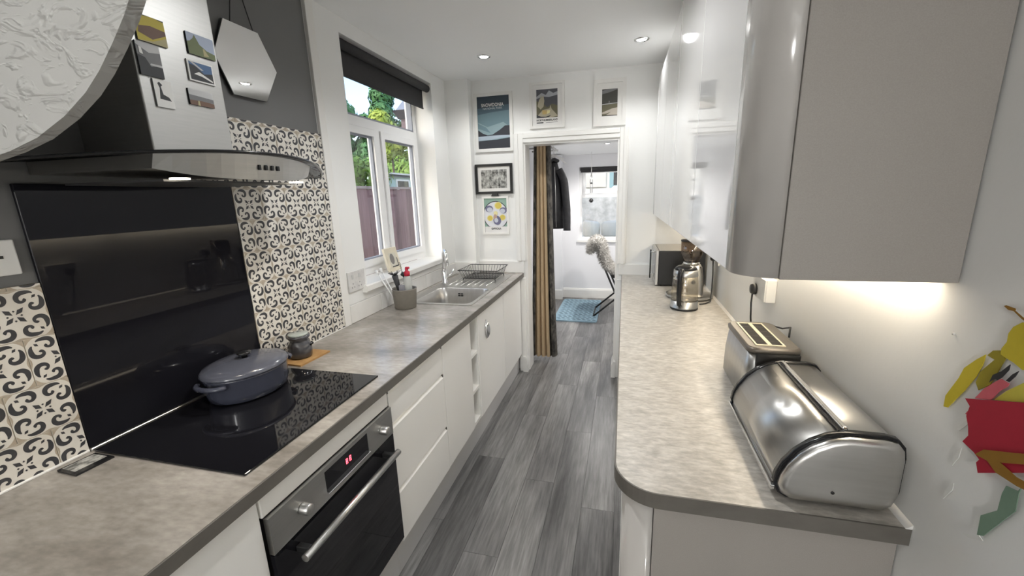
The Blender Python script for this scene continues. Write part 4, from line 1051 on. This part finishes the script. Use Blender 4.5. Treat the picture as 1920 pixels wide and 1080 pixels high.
# wall socket with plug, behind the toaster
t = thing('double_socket', (XR, 1.775, 1.18), 'white surface box socket on the wall above the toaster', 'socket')
M().box(1.983, XR-.0005, 1.700, 1.852, 1.146, 1.236, bev=.003).obj('box', WHITE_PL, t)
M().box(1.979, 1.983, 1.702, 1.850, 1.148, 1.234, bev=.001, seg=1).obj('faceplate', WHITE_PL, t)
t = thing('plug', (1.96, 1.81, 1.18), 'black plug with lead in the socket above the toaster', 'plug', 'black plugs')
M().lathe([(.0, 0), (.018, .002), (.023, .012), (.023, .020), (0, .020)], (1.9575, 1.808, 1.178), 18, axis='x').obj('plug_body', BLACK_PL, t)
M().tube([(1.968, 1.808, 1.165), (1.966, 1.805, 1.12), (1.968, 1.80, 1.06), (1.975, 1.78, .96), (1.985, 1.70, .916), (1.99, 1.64, .914)], .0035, 7).obj('lead', BLACK_PL, t)
t = thing('single_socket', (XR, 2.72, 1.18), 'white wall socket behind the coffee grinder', 'socket')
M().box(XR-.010, XR-.0005, 2.66, 2.745, 1.125, 1.21, bev=.003).obj('plate', WHITE_PL, t)
t = thing('plug', (XR-.03, 2.71, 1.17), 'black plug with trailing lead behind the coffee grinder', 'plug', 'black plugs')
M().box(XR-.045, XR-.0105, 2.69, 2.735, 1.15, 1.195, bev=.008).obj('plug_body', BLACK_PL, t)
M().tube([(XR-.03, 2.71, 1.155), (XR-.028, 2.695, 1.06), (XR-.035, 2.66, .97), (XR-.05, 2.60, .918), (1.935, 2.56, .9142), (1.90, 2.54, .9142)], .004, 7).obj('lead', BLACK_PL, t)
# kettle
kc = (1.800, 2.452)
t = thing('glass_kettle', (*kc, H), 'glass and steel kettle with black handle on the right worktop', 'kettle')
M().lathe([(.0, .0005), (.076, .0005), (.077, .010), (0, .010)], (*kc, H), 36).obj('base', BLACK_PL, t)
M().lathe([(.0, .010), (.0755, .010), (.0755, .014), (.074, .015), (.074, .052), (.0, .052)], (*kc, H), 36).obj('lower_band', STEEL, t)
M().lathe([(.0735, .052), (.0735, .07), (.072, .13), (.067, .19), (.065, .193), (.066, .19), (.070, .13), (.0715, .07), (.0715, .053)], (*kc, H), 36).obj('glass_body', KETTLE_GLASS, t)
M().lathe([(.0655, .192), (.0668, .196), (.0655, .228), (.060, .230), (.0625, .194)], (*kc, H), 36).obj('upper_band', STEEL, t)
M().lathe([(.060, .2305), (.058, .240), (.044, .250), (.012, .255), (.0, .256)], (*kc, H), 32).obj('lid', BLACK_GL, t)
M().lathe([(.0, .053), (.03, .0535), (.068, .056), (.0, .058)], (*kc, H), 24).obj('heating_plate', STEEL, t)
ang = math.radians(245)
hx, hy = math.cos(ang), math.sin(ang)
hp = catmull([(kc[0]+hx*r, kc[1]+hy*r, H+z) for r, z in ((.060, .232), (.088, .238), (.104, .215), (.104, .150), (.101, .09), (.092, .045), (.076, .032))], 4)
m = M(); rings = []
sx, sy = -hy, hx
for i, p in enumerate(hp):
    q = (hp[min(i+1, len(hp)-1)]-hp[max(i-1, 0)]).normalized(); s_ = Vector((sx, sy, 0)); nn = q.cross(s_)
    rings.append([tuple(p+s_*(.0135*math.cos(a))+nn*(.008*math.sin(a))) for a in [2*PI*j/10 for j in range(10)]])
m.loft(rings).obj('handle', BLACK_GL, t)
# grinder on a round tray
gc = (1.868, 2.742)
t = tag(M().lathe([(0, 0), (.128, 0), (.140, .006), (.143, .020), (.139, .021), (.128, .010), (0, .009)], (*gc, H+.0003), 48).obj('round_tray', STEEL, loc=(*gc, H)), 'round steel tray under the coffee grinder', 'tray')
gz = H+.0105
t = thing('coffee_grinder', (*gc, gz), 'stainless coffee grinder with smoked hopper behind the kettle', 'coffee grinder')
def gr(z, x0, x1, y0, y1, r=.03): return [(x, y, gz+z) for x, y in rrect(gc[0]+x0, gc[0]+x1, gc[1]+y0, gc[1]+y1, r, 5)]
WARM_STEEL = mat('satin warm steel', (.62, .60, .56), .25, 1, noise=((6, 6, 80), .25), col2=(.55, .53, .49))
M().loft([gr(0, -.075, .075, -.08, .085), gr(.02, -.075, .075, -.08, .085), gr(.13, -.068, .072, -.066, .08), gr(.185, -.055, .066, -.045, .075), gr(.200, -.045, .058, -.035, .065)]).obj('body', WARM_STEEL, t)
M().lathe([(.046, .200), (.050, .204), (.050, .214), (.0, .214)], (gc[0]+.004, gc[1]+.01, gz), 28).obj('hopper_collar', CHROME, t)
M().lathe([(.040, .214), (.046, .225), (.066, .268), (.068, .345), (.064, .345), (.062, .27), (.042, .228), (.038, .216)], (gc[0]+.004, gc[1]+.01, gz), 30).obj('hopper', HOPPER_GLASS, t)
M().lathe([(.0, .345), (.069, .345), (.070, .354), (.0, .356)], (gc[0]+.004, gc[1]+.01, gz), 30).obj('hopper_lid', BLACK_PL, t)
M().lathe([(.0, .232), (.045, .232), (.058, .262), (.0, .270)], (gc[0]+.004, gc[1]+.01, gz), 24).obj('coffee_beans', flat('coffee beans', (.05, .025, .014), .6, .4, 120), t)
M().tube([(gc[0]-.05, gc[1]-.05, gz+.10), (gc[0]-.075, gc[1]-.075, gz+.115), (gc[0]-.10, gc[1]-.06, gz+.125)], [.010, .009, .012], 8).obj('portafilter_fork', CHROME, t)
M().lathe([(.0, 0), (.012, 0), (.012, .012), (0, .014)], (gc[0]+.01, gc[1]-.082, gz+.10), 14, axis='y').obj('dial', BLACK_PL, t)
# microwave
t = thing('microwave', (1.85, 3.2, H), 'black and steel microwave in the corner by the end wall', 'microwave')
mx0, mx1, my0, my1 = 1.676, 2.005, 3.03, 3.425
M().box(mx0+.022, mx1, my0, my1, H+.010, H+.256, bev=.003).obj('case', BLACK_PL, t)
M().box(mx0+.024, mx1-.004, my0+.004, my1-.004, H+.256, H+.258).obj('top_plate', mat('brushed top plate', (.60, .56, .50), .3, .9, noise=((6, 60, 6), .25), col2=(.52, .49, .44)), t)
dr = M().box(mx0, mx0+.021, my0, my1, H+.008, H+.258, bev=.003).obj('door', STEEL, t)
M().box(mx0-.001, mx0+.001, my0+.06, my1-.11, H+.04, H+.225).obj('door_glass', BLACK_GLASS, dr)
M().tube([(mx0-.034, my0+.03, H+.055), (mx0-.034, my0+.03, H+.262)], .0055, 10).obj('handle', BLACK_GL, dr)
for z in (H+.085, H+.245): M().tube([(mx0, my0+.03, z), (mx0-.034, my0+.03, z)], .0055, 8).obj('handle_post', CHROME, dr)
for x in (1.72, 1.97):
    for y in (my0+.04, my1-.04): M().lathe([(.012, 0), (.012, .010), (0, .010)], (x, y, H+.0002), 10).obj('foot', BLACK_PL, t)
# paper cut-out decoration on the right wall
PAPER = {'yellow': (.62, .50, .03), 'olive': (.33, .27, .015), 'black': (.025, .023, .026), 'pink': (.62, .12, .15), 'lemon': (.66, .58, .08), 'red': (.42, .012, .035), 'white': (.80, .80, .77), 'brown': (.30, .15, .015), 'green': (.20, .30, .22)}
PAPER = {k: flat('%s paper' % k, v, .75, .1, 60) for k, v in PAPER.items()}
PIECES = [
('yellow','strip',1,[(0.772,1.308),(0.773,1.290),(0.780,1.266),(0.796,1.232),(0.821,1.188),(0.830,1.185),(0.831,1.206),(0.812,1.249),(0.806,1.270),(0.787,1.293)]),
('yellow','body',2,[(0.724,1.377),(0.736,1.366),(0.741,1.354),(0.740,1.341),(0.746,1.328),(0.745,1.319),(0.737,1.317),(0.722,1.315),(0.706,1.310),(0.688,1.320),(0.688,1.352),(0.703,1.378)]),
('olive','leaf',1,[(0.769,1.308),(0.761,1.319),(0.749,1.324),(0.738,1.314),(0.744,1.293),(0.752,1.265),(0.770,1.247),(0.778,1.257),(0.774,1.278),(0.755,1.306)]),
('black','streamer',3,[(0.724,1.311),(0.724,1.302),(0.732,1.286),(0.738,1.279),(0.742,1.280),(0.750,1.270),(0.747,1.284),(0.735,1.295)]),
('black','streamer',3,[(0.709,1.307),(0.712,1.297),(0.719,1.285),(0.724,1.285),(0.717,1.298)]),
('pink','streamer',3,[(0.768,1.233),(0.756,1.256),(0.738,1.278),(0.732,1.284),(0.718,1.283),(0.719,1.278),(0.730,1.265),(0.740,1.245)]),
('lemon','panel',1,[(0.701,1.293),(0.724,1.268),(0.740,1.245),(0.694,1.265),(0.671,1.277),(0.680,1.308)]),
('red','umbrella',4,[(0.783,1.225),(0.694,1.265),(0.658,1.281),(0.634,1.192),(0.667,1.168),(0.729,1.122),(0.736,1.136),(0.732,1.144),(0.744,1.149),(0.769,1.153),(0.761,1.169),(0.765,1.183),(0.773,1.198),(0.771,1.217)]),
('pink','tab',2,[(0.775,1.210),(0.766,1.222),(0.762,1.211),(0.772,1.198),(0.781,1.198)]),
('white','tag',1,[(0.772,1.196),(0.772,1.186),(0.788,1.162),(0.792,1.167)]),
('white','tag',1,[(0.775,1.138),(0.776,1.118),(0.785,1.096),(0.787,1.100),(0.784,1.127)]),
('white','tag',1,[(0.774,1.069),(0.773,1.056),(0.787,1.027),(0.790,1.035),(0.783,1.057)]),
('brown','straw',6,[(0.737,1.150),(0.724,1.167),(0.675,1.194),(0.656,1.205),(0.652,1.191),(0.694,1.165),(0.666,1.161),(0.645,1.164),(0.642,1.154),(0.662,1.149),(0.697,1.146),(0.714,1.154)]),
('green','leaf',2,[(0.663,1.150),(0.667,1.138),(0.685,1.133),(0.688,1.117),(0.688,1.087),(0.711,1.058),(0.709,1.023),(0.699,1.030),(0.678,1.075),(0.663,1.107),(0.665,1.136)]),
('white','tag',3,[(0.731,1.005),(0.703,1.027),(0.695,1.024),(0.718,1.008)]),
('brown','twig',2,[(0.759,1.392),(0.756,1.394),(0.740,1.393),(0.740,1.390),(0.726,1.384),(0.712,1.379),(0.712,1.377),(0.726,1.381),(0.742,1.389),(0.750,1.388)]),
]
t = thing('paper_collage', (XR, .74, 1.2), 'cut paper decoration in yellow, red and green on the right wall', 'wall decoration')
for c, n_, lay, poly in PIECES:
    x = XR-.002-.0018*lay
    M().prism(poly, 'x', x, x+.0011).obj('paper_'+n_, PAPER[c], t)
tag(M().lathe([(0, 0), (.0025, 0), (.002, .003), (0, .0035)], (XR-.0035, .845, 1.318), 10, axis='x').obj('picture_pin', WHITE_PL, loc=(XR, .845, 1.318)), 'small white pin left in the right wall', 'pin')
# ------------------------------------------------------------------ pictures on the end wall
def lettering(s, size, parent, mt, cx, z, y, bold=0, width=None):
    cu = bpy.data.curves.new('t', 'FONT'); cu.body = s; cu.size = size; cu.align_x = 'CENTER'; cu.offset = bold
    ob = bpy.data.objects.new('t', cu); COL.objects.link(ob)
    me = bpy.data.meshes.new_from_object(ob.evaluated_get(bpy.context.evaluated_depsgraph_get()))
    bpy.data.objects.remove(ob)
    xs = [v.co.x for v in me.vertices]; w = max(xs)-min(xs); k = (width/w) if width else 1
    L = world_of(parent)
    for v in me.vertices: v.co = Vector((cx+v.co.x*k-L.x, y-L.y, z+v.co.y-L.z))
    me.materials.clear(); me.materials.append(mt)
    o = bpy.data.objects.new('lettering', me); COL.objects.link(o); o.parent = parent
    return o
def picture(rect, fw, fmat, label, shapes, mount=None, mountw=(0, 0, 0, 0), depth=.018):
    x0, x1, z0, z1 = rect
    t = thing('framed_picture', ((x0+x1)/2, YE, (z0+z1)/2), label, 'picture', 'pictures on the end wall')
    M().slab([x0, x0+fw, x1-fw, x1], [z0, z0+fw, z1-fw, z1], {(1, 1)}, YE-depth, YE-.001, 'y').obj('frame', fmat, t)
    ix0, ix1, iz0, iz1 = x0+fw, x1-fw, z0+fw, z1-fw
    M().box(ix0, ix1, YE-depth+.008, YE-.002, iz0, iz1).obj('mount', mount or C_WH, t)
    l, r, b, u = mountw
    px0, px1, pz0, pz1 = ix0+l, ix1-r, iz0+b, iz1-u
    for i, (c, poly) in enumerate(shapes):
        y = YE-depth+.008-.0003*(i+1)
        M().add([(px0+(px1-px0)*a, y, pz0+(pz1-pz0)*q) for a, q in poly], [list(range(len(poly)))]).obj('print', c, t, recalc=False)
    return t, (px0, px1, pz0, pz1), YE-depth+.008-.0003*(len(shapes)+2)
WF = flat('white picture frame', (.80, .79, .76), .4)
BF = flat('black picture frame', (.02, .02, .02), .35)
NAVY = flat('poster slate navy', (.040, .058, .078)); TEAL1 = flat('poster dusk blue', (.075, .125, .16)); TEAL2 = flat('poster grey teal', (.14, .225, .26)); TEAL3 = flat('poster pale teal', (.24, .34, .37))
LAKE = flat('poster lake', (.38, .45, .52)); INKB = flat('poster black hills', (.030, .032, .042))
full = FULL
t, r, y = picture((.222, .548, 1.935, 2.392), .026, WF, 'white framed blue mountain lake poster on the end wall', [
    (NAVY, full), (TEAL1, [(0, 0), (1, 0), (1, .83), (.5, .80), (0, .78)]), (TEAL2, [(0, 0), (1, 0), (1, .72), (.5, .70), (0, .66)]), (TEAL3, [(0, 0), (1, 0), (1, .40), (.8, .50), (.3, .42), (0, .52)]),
    (TEAL2, [(0, .50), (.25, .42), (.40, .30), (0, .40)]),
    (INKB, [(0, .20), (1, .20), (1, .43), (.85, .43), (.7, .36), (.45, .27), (.3, .26), (.15, .30), (0, .37)]), (LAKE, [(0, .16), (.4, .17), (.7, .20), (1, .20), (1, .245), (.75, .25), (.4, .25), (0, .24)]), (INKB, [(0, 0), (1, 0), (1, .20), (.6, .17), (0, .155)])])
lettering('SNOWDONIA', .036, t, C_WH, (r[0]+r[1])/2-.005, r[2]+(r[3]-r[2])*.805, y, .0006, .19)
lettering('NATIONAL PARK', .020, t, flat('poster soft white', (.55, .58, .60)), (r[0]+r[1])/2-.005, r[2]+(r[3]-r[2])*.752, y, .0002, .165)
PHOTO = mat('grey woodland photograph', (.02, .02, .02), .3, noise=((40, 40, 26), .16), col2=(.55, .55, .52))
t, r, y = picture((.206, .532, 1.592, 1.838), .021, BF, 'black framed grey woodland photograph on the end wall', [(PHOTO, full)], flat('photo mount', (.74, .73, .70)), (.028, .028, .026, .026), .022)
BRK = flat('black bracket', (.03, .03, .03))
tag(M().prism([(.340, 1.573), (.405, 1.573), (.395, 1.592), (.350, 1.592)], 'y', YE-.024, YE-.002).obj('picture_stay', BRK, loc=(.37, YE, 1.58)), 'small black stay below the black picture frame', 'bracket')
MINTP = flat('poster sage green', (.26, .40, .33)); PLATE = flat('poster plate', (.68, .69, .73)); LEM = flat('poster lemon', (.62, .50, .10)); LEM2 = flat('poster lemon rind', (.72, .66, .34)); SHELL = flat('poster shell', (.14, .14, .24)); PEARL = flat('poster pearl', (.52, .55, .62)); FLESH = flat('poster flesh', (.45, .32, .26))
def disc(cx, cy, rx, ry=None, n=20, a0=0): return [(cx+rx*math.cos(2*PI*i/n), cy+(ry or rx)*math.sin(2*PI*i/n)) for i in range(n)]
def clip01(P): return [(min(1, max(0, a)), min(1, max(0, b))) for a, b in P]
sh = [(MINTP, full), (INKB, clip01(disc(.5, .40, .56, .505, 40))), (PLATE, clip01(disc(.5, .40, .53, .475, 40)))]
for x, z, rr in ((.62, .74, .17), (.24, .30, .14), (.80, .32, .14)): sh += [(LEM2, disc(x, z, rr, rr*.78)), (LEM, disc(x, z, rr*.8, rr*.62))]
sh += [(SHELL, disc(.22, .63, .17, .12)), (PEARL, disc(.24, .60, .13, .085)), (SHELL, disc(.84, .57, .16, .11)), (PEARL, disc(.81, .55, .12, .08)), (SHELL, disc(.56, .22, .17, .16)), (LEM2, disc(.50, .47, .09, .08)), (FLESH, disc(.48, .33, .08, .11)), (PEARL, disc(.52, .22, .09, .08))]
t, r, y = picture((.254, .488, 1.248, 1.572), .016, WF, 'white framed poster of lemons and oysters on the end wall', sh, flat('poster paper', (.74, .73, .72)), (.0, .0, .052, .0), .016)
lettering('GABRICALA', .022, t, C_DK, (r[0]+r[1])/2, r[2]-.026, YE-.009, .0008, .09)
OLIVE = flat('poster olive', (.13, .12, .07)); STONE = flat('poster stone', (.42, .38, .28)); CLOUD = flat('poster cloud', (.36, .37, .40)); DUSK = flat('poster storm', (.085, .088, .10)); HUT = flat('poster ochre', (.52, .38, .15))
t, r, y = picture((.690, .972, 2.094, 2.436), .020, WF, 'white framed travel poster with a castle and cottage above the door', [
    (DUSK, full), (CLOUD, [(0, .75), (.25, .88), (.45, .80), (.6, .95), (.8, .85), (1, .9), (1, .78), (.6, .72), (.3, .75), (0, .68)]),
    (OLIVE, [(0, 0), (1, 0), (1, .40), (.75, .48), (.5, .36), (.3, .55), (0, .60)]), (STONE, [(.05, .42), (.12, .62), (.20, .72), (.22, .85), (.26, .72), (.34, .80), (.38, .60), (.34, .40), (.2, .30)]),
    (STONE, [(0, .05), (.3, .28), (.62, .32), (.66, .44), (.72, .30), (.95, .10), (1, .04), (.7, .0), (.2, 0)]), (HUT, [(.28, .12), (.48, .12), (.50, .26), (.27, .27)]), (LEM2, [(.49, .13), (.62, .16), (.66, .26), (.51, .26)]), (INKB, [(0, .0), (.3, .0), (.7, .09), (.6, .02), (.2, .05), (.0, .12)]), (DUSK, [(.40, .45), (.6, .55), (.85, .52), (.7, .62), (.45, .60)])],
    flat('poster paper white', (.77, .76, .74)), (.036, .036, .058, .034), .016)
lettering('NORTHUMBERLAND', .020, t, C_DK, (r[0]+r[1])/2, r[2]-.024, YE-.009, .0006, (r[1]-r[0])*1.0)
M().add([(r[0], YE-.0085, r[2]-.040), (r[0]+.055, YE-.0085, r[2]-.040), (r[0]+.055, YE-.0085, r[2]-.032), (r[0], YE-.0085, r[2]-.032)], [(0, 1, 2, 3)]).obj('print', C_DK, t, recalc=False)
M().add([(r[0]+.075, YE-.0085, r[2]-.038), (r[1], YE-.0085, r[2]-.038), (r[1], YE-.0085, r[2]-.035), (r[0]+.075, YE-.0085, r[2]-.035)], [(0, 1, 2, 3)]).obj('print', C_MID, t, recalc=False)
MOOR = flat('poster dark moor', (.055, .055, .045)); PATH = flat('poster pale path', (.50, .45, .38))
t, r, y = picture((1.196, 1.440, 2.080, 2.416), .028, WF, 'white framed dark moorland picture above the door on the right', [
    (MOOR, full), (C_MID, [(.0, .95), (.6, 1), (1, 1), (1, .97), (.5, .88), (0, .82)]), (OLIVE, [(0, .1), (1, .3), (1, .45), (0, .42)]), (C_LT, [(.0, .42), (.45, .44), (1, .46), (1, .48), (.45, .47), (0, .45)]), (PATH, [(0, .14), (.4, .22), (.7, .28), (1, .30), (1, .02), (.4, .04), (0, .06)]), (OLIVE, [(0, .02), (.3, .05), (.6, .15), (.3, .10), (0, .08)]), (C_LT, [(.44, .5), (.48, .5), (.47, .57)])],
    C_WH, (.036, .036, .044, .044), .018)
t['label'] = 'white framed dark moorland picture with a pale path above the door'

# ------------------------------------------------------------------ the far room
# curtain, drawn to the left of the doorway
CURT_D = mat('dark floral curtain cloth', (.022, .020, .018), .75, noise=((26, 26, 14), .10), col2=(.11, .10, .085))
CURT_G = mat('old gold curtain lining', (.50, .37, .23), .6, noise=((50, 50, 4), .25), col2=(.42, .31, .19))
t = thing('door_curtain', (.72, 3.74, 0), 'dark floral curtain with gold lining gathered at the left of the doorway', 'curtain')
def cpath(z):
    f_ = z/2.05
    xa = .585+.070*f_; xb = .858-.055*f_**.7
    out = []; n = 56
    for i in range(n+1):
        u = i/n
        y = 3.74+.036*math.sin(u*2*PI*5.4+.4)*(1-.2*f_)-.015*math.sin(u*PI)
        out.append((xa+(xb-xa)*u+.010*math.sin(u*2*PI*5.4+1.6), y, z))
    return out
zs = [.03+2.09*k/14 for k in range(15)]
rows = [cpath(z) for z in zs]
def sheet(i0, i1, mt, name):
    m = M(); k = i1-i0+1
    vs = [r_[i] for r_ in rows for i in range(i0, i1+1)]+[(x, y+.003, z) for r_ in rows for (x, y, z) in r_[i0:i1+1]]
    N = k*len(rows); fs = []
    for a in range(len(rows)-1):
        for b in range(k-1):
            q = a*k+b; fs += [(q, q+1, q+k+1, q+k), (N+q, N+q+k, N+q+k+1, N+q+1)]
    m.add(vs, fs, 0, True)
    return m.obj(name, mt, t, recalc=False)
sheet(0, 9, CURT_D, 'face_cloth'); sheet(9, 40, CURT_G, 'lining'); sheet(40, 56, CURT_D, 'face_cloth')
M().tube([(.45, 3.74, 2.13), (1.5, 3.74, 2.13)], .012, 10).obj('rod', STEEL, t)
# coat rail, hangers and jacket
t = thing('coat_rail', (.6, 4.6, 2.03), 'steel coat rail on the far room wall behind the curtain', 'rail')
M().tube([(.42, 4.45, 2.05), (.72, 4.45, 2.05)], .010, 8).obj('arm', STEEL, t)
M().tube([(.42, 4.75, 2.05), (.72, 4.75, 2.05)], .010, 8).obj('arm', STEEL, t)
M().tube([(.70, 4.40, 2.05), (.70, 4.80, 2.05)], .010, 8).obj('bar', STEEL, t)
for k in range(4):
    yy = 4.50+k*.06
    h = thing('coat_hanger', (.70, yy, 2.05), ['nearest of the white hangers on the coat rail', 'second white hanger on the coat rail', 'third white hanger on the coat rail', 'farthest white hanger on the coat rail'][k], 'hanger', 'white hangers on the coat rail')
    M().tube([(.70, yy, 2.065), (.712, yy, 2.055), (.705, yy, 2.03), (.70, yy, 1.985)], .003, 6).obj('hook', CHROME, h)
    M().tube([(.58, yy+.02, 1.90), (.70, yy, 1.985), (.82, yy-.02, 1.90 if k else 1.93)], .005, 6).obj('shoulder_bar', WHITE_PL, h)
JK = mat('black padded jacket', (.016, .016, .019), .5, noise=((18, 18, 18), .25), col2=(.035, .035, .04), bump=((30, 30, 18), .4, .01))
t = thing('jacket', (.74, 4.62, 1.2), 'black padded jacket hanging beside the curtain in the far room', 'jacket')
def jr(z, x0, x1, d, yc=4.62, n=16): return [((x0+x1)/2+(x1-x0)/2*math.cos(2*PI*i/n), yc+d*math.sin(2*PI*i/n), z) for i in range(n)]
M().loft([jr(1.20, .56, .80, .085), jr(1.30, .555, .80, .095), jr(1.50, .56, .795, .10), jr(1.68, .57, .78, .095), jr(1.80, .59, .76, .08), jr(1.88, .63, .735, .055), jr(1.925, .66, .725, .04)]).obj('body', JK, t)
pts = [(.745, 4.58, 1.83), (.80, 4.575, 1.72), (.822, 4.57, 1.55), (.838, 4.565, 1.36), (.838, 4.56, 1.18)]
M().tube(catmull(pts, 4), [.045]*6+[.043]*6+[.040]*4+[.042], 12).obj('sleeve', JK, t)
M().tube([(.655, 4.60, 1.915), (.69, 4.565, 1.94), (.73, 4.60, 1.925), (.73, 4.65, 1.93), (.69, 4.67, 1.95), (.655, 4.64, 1.93)], .018, 8, closed=True).obj('collar', JK, t)
M().tube([(.712, 4.522, 1.86), (.722, 4.515, 1.55), (.724, 4.522, 1.22)], .004, 6).obj('zip', STEEL, t)
# blue mat with wave dashes
RUG = mat('blue bath mat pile', (.21, .32, .40), .9, noise=((60, 60, 60), .25), col2=(.28, .40, .47))
RUGD = flat('dark teal rug weave', (.075, .125, .15), .9, .2, 60)
t = thing('floor_mat', (.9, 5.5, 0), 'pale blue mat with dark wave dashes on the far room floor', 'mat')
M().prism(rrect(.60, 1.155, 4.95, 6.04, .04, 4), 'z', .0005, .016).obj('pile', RUG, t)
m = M()
for i in range(18):
    for j in range(8):
        x = .655+j*.063+(.0 if i % 2 else .02); y = 5.0+i*.058
        m.add([(x-.020, y-.006, .0168), (x+.020, y-.012, .0168), (x+.022, y+.008, .0168), (x-.004, y+.014, .0168), (x-.020, y+.010, .0168)], [(0, 1, 2, 3, 4)])
q = m.obj('wave_dashes', RUGD, t, recalc=False); q['kind'] = 'stuff'
# folding chair with sheepskin
t = thing('folding_chair', (1.4, 5.4, 0), 'black metal folding chair with crossed legs in the far room', 'chair')
for y in (5.2, 5.62):
    M().tube([(1.095, y, .012), (1.72, y, .56)], .012, 8).obj('leg', BLACK_PL, t)
    M().tube([(1.60, y, .012), (1.36, y, .34), (1.225, y, .66), (1.13, y, .97)], .012, 8).obj('leg', BLACK_PL, t)
M().tube([(1.095, 5.2, .012), (1.095, 5.62, .012)], .011, 8).obj('cross_bar', BLACK_PL, t)
M().tube([(1.13, 5.2, .97), (1.13, 5.62, .97)], .012, 8).obj('cross_bar', BLACK_PL, t)
M().prism([(1.135, .95), (1.15, .95), (1.25, .66), (1.32, .52), (1.70, .55), (1.70, .565), (1.325, .54), (1.265, .67)], 'y', 5.2, 5.62).obj('sling_seat', BLACK_PL, t)
FUR = mat('grey sheepskin wool', (.40, .385, .36), .95, noise=((30, 30, 30), .2), col2=(.62, .60, .57))
t = thing('sheepskin_throw', (1.15, 5.2, .6), 'shaggy grey sheepskin draped over the back of the folding chair', 'throw')
path = [Vector(p) for p in ((1.045, 5.17, .855), (1.055, 5.17, .925), (1.105, 5.17, .985), (1.165, 5.17, .945), (1.20, 5.17, .82), (1.245, 5.17, .70), (1.32, 5.17, .63), (1.42, 5.17, .605))]
path = catmull(path, 3)
m = M(); rings = []
for i, p in enumerate(path):
    q = (path[min(i+1, len(path)-1)]-path[max(i-1, 0)]).normalized(); up_ = Vector((0, 1, 0)); nn = q.cross(up_)
    f_ = i/(len(path)-1); th = .030+.028*math.sin(PI*min(1, f_*1.1))
    rings.append([tuple(p+Vector((0, .22, 0))+up_*(.25*math.cos(a))+nn*(th*math.sin(a))) for a in [2*PI*j/14 for j in range(14)]])
m.loft(rings).obj('hide', FUR, t)
rng = random.Random(8); m = M()
for k in range(9000):
    i = rng.randrange(len(rings)); a = rng.uniform(0, 2*PI)
    p = path[i]; q = (path[min(i+1, len(path)-1)]-path[max(i-1, 0)]).normalized(); up_ = Vector((0, 1, 0)); nn = q.cross(up_)
    f_ = i/(len(path)-1); th = .030+.028*math.sin(PI*min(1, f_*1.1))
    b = p+Vector((0, .22, 0))+up_*(.25*math.cos(a))+nn*(th*math.sin(a))+q*rng.uniform(-.02, .02)
    d = (up_*math.cos(a)*.6+nn*math.sin(a)).normalized()
    e = b+d*rng.uniform(.015, .04)+Vector((rng.gauss(0, .012), rng.gauss(0, .012), -.014+rng.gauss(0, .010)))
    s_ = Vector((rng.gauss(0, 1), rng.gauss(0, 1), rng.gauss(0, 1))).normalized()*.0045
    m.add([b-s_, b+s_, e], [(0, 1, 2)])
q = m.obj('wool', FUR, t, weld=False, recalc=False); q['kind'] = 'stuff'
# blind and hanging ornament at the far window
t = thing('roller_blind', (1.12, 6.2, 1.9), 'small black roller blind at the far window', 'blind')
M().tube([(.815, 6.225, 1.918), (1.425, 6.225, 1.918)], .024, 12).obj('roll', BLIND, t)
M().box(.82, 1.42, 6.233, 6.236, 1.872, 1.918).obj('fabric', BLIND, t)
t = thing('hanging_ornament', (1.0, 5.9, 1.5), 'string ornament with pale hoops and a black ball before the far window', 'ornament')
ox, oy = .995, 5.95
M().tube([(ox, oy, ZF+.01), (ox, oy, 1.50)], .002, 5).obj('string', WHITE_PL, t)
for dx_ in (-.018, .018): M().tube([(ox, oy, 1.86), (ox+dx_, oy, 1.72), (ox+dx_*.6, oy, 1.58)], .006, 6).obj('hoop', CHROME, t)
M().box(ox-.014, ox+.014, oy-.014, oy+.014, 1.70, 1.722).obj('bead', BLACK_PL, t)
M().lathe([(0, -.03), (.018, -.024), (.029, -.008), (.03, 0), (.029, .008), (.018, .024), (0, .03)], (ox, oy, 1.475), 16).obj('ball', BLACK_PL, t)
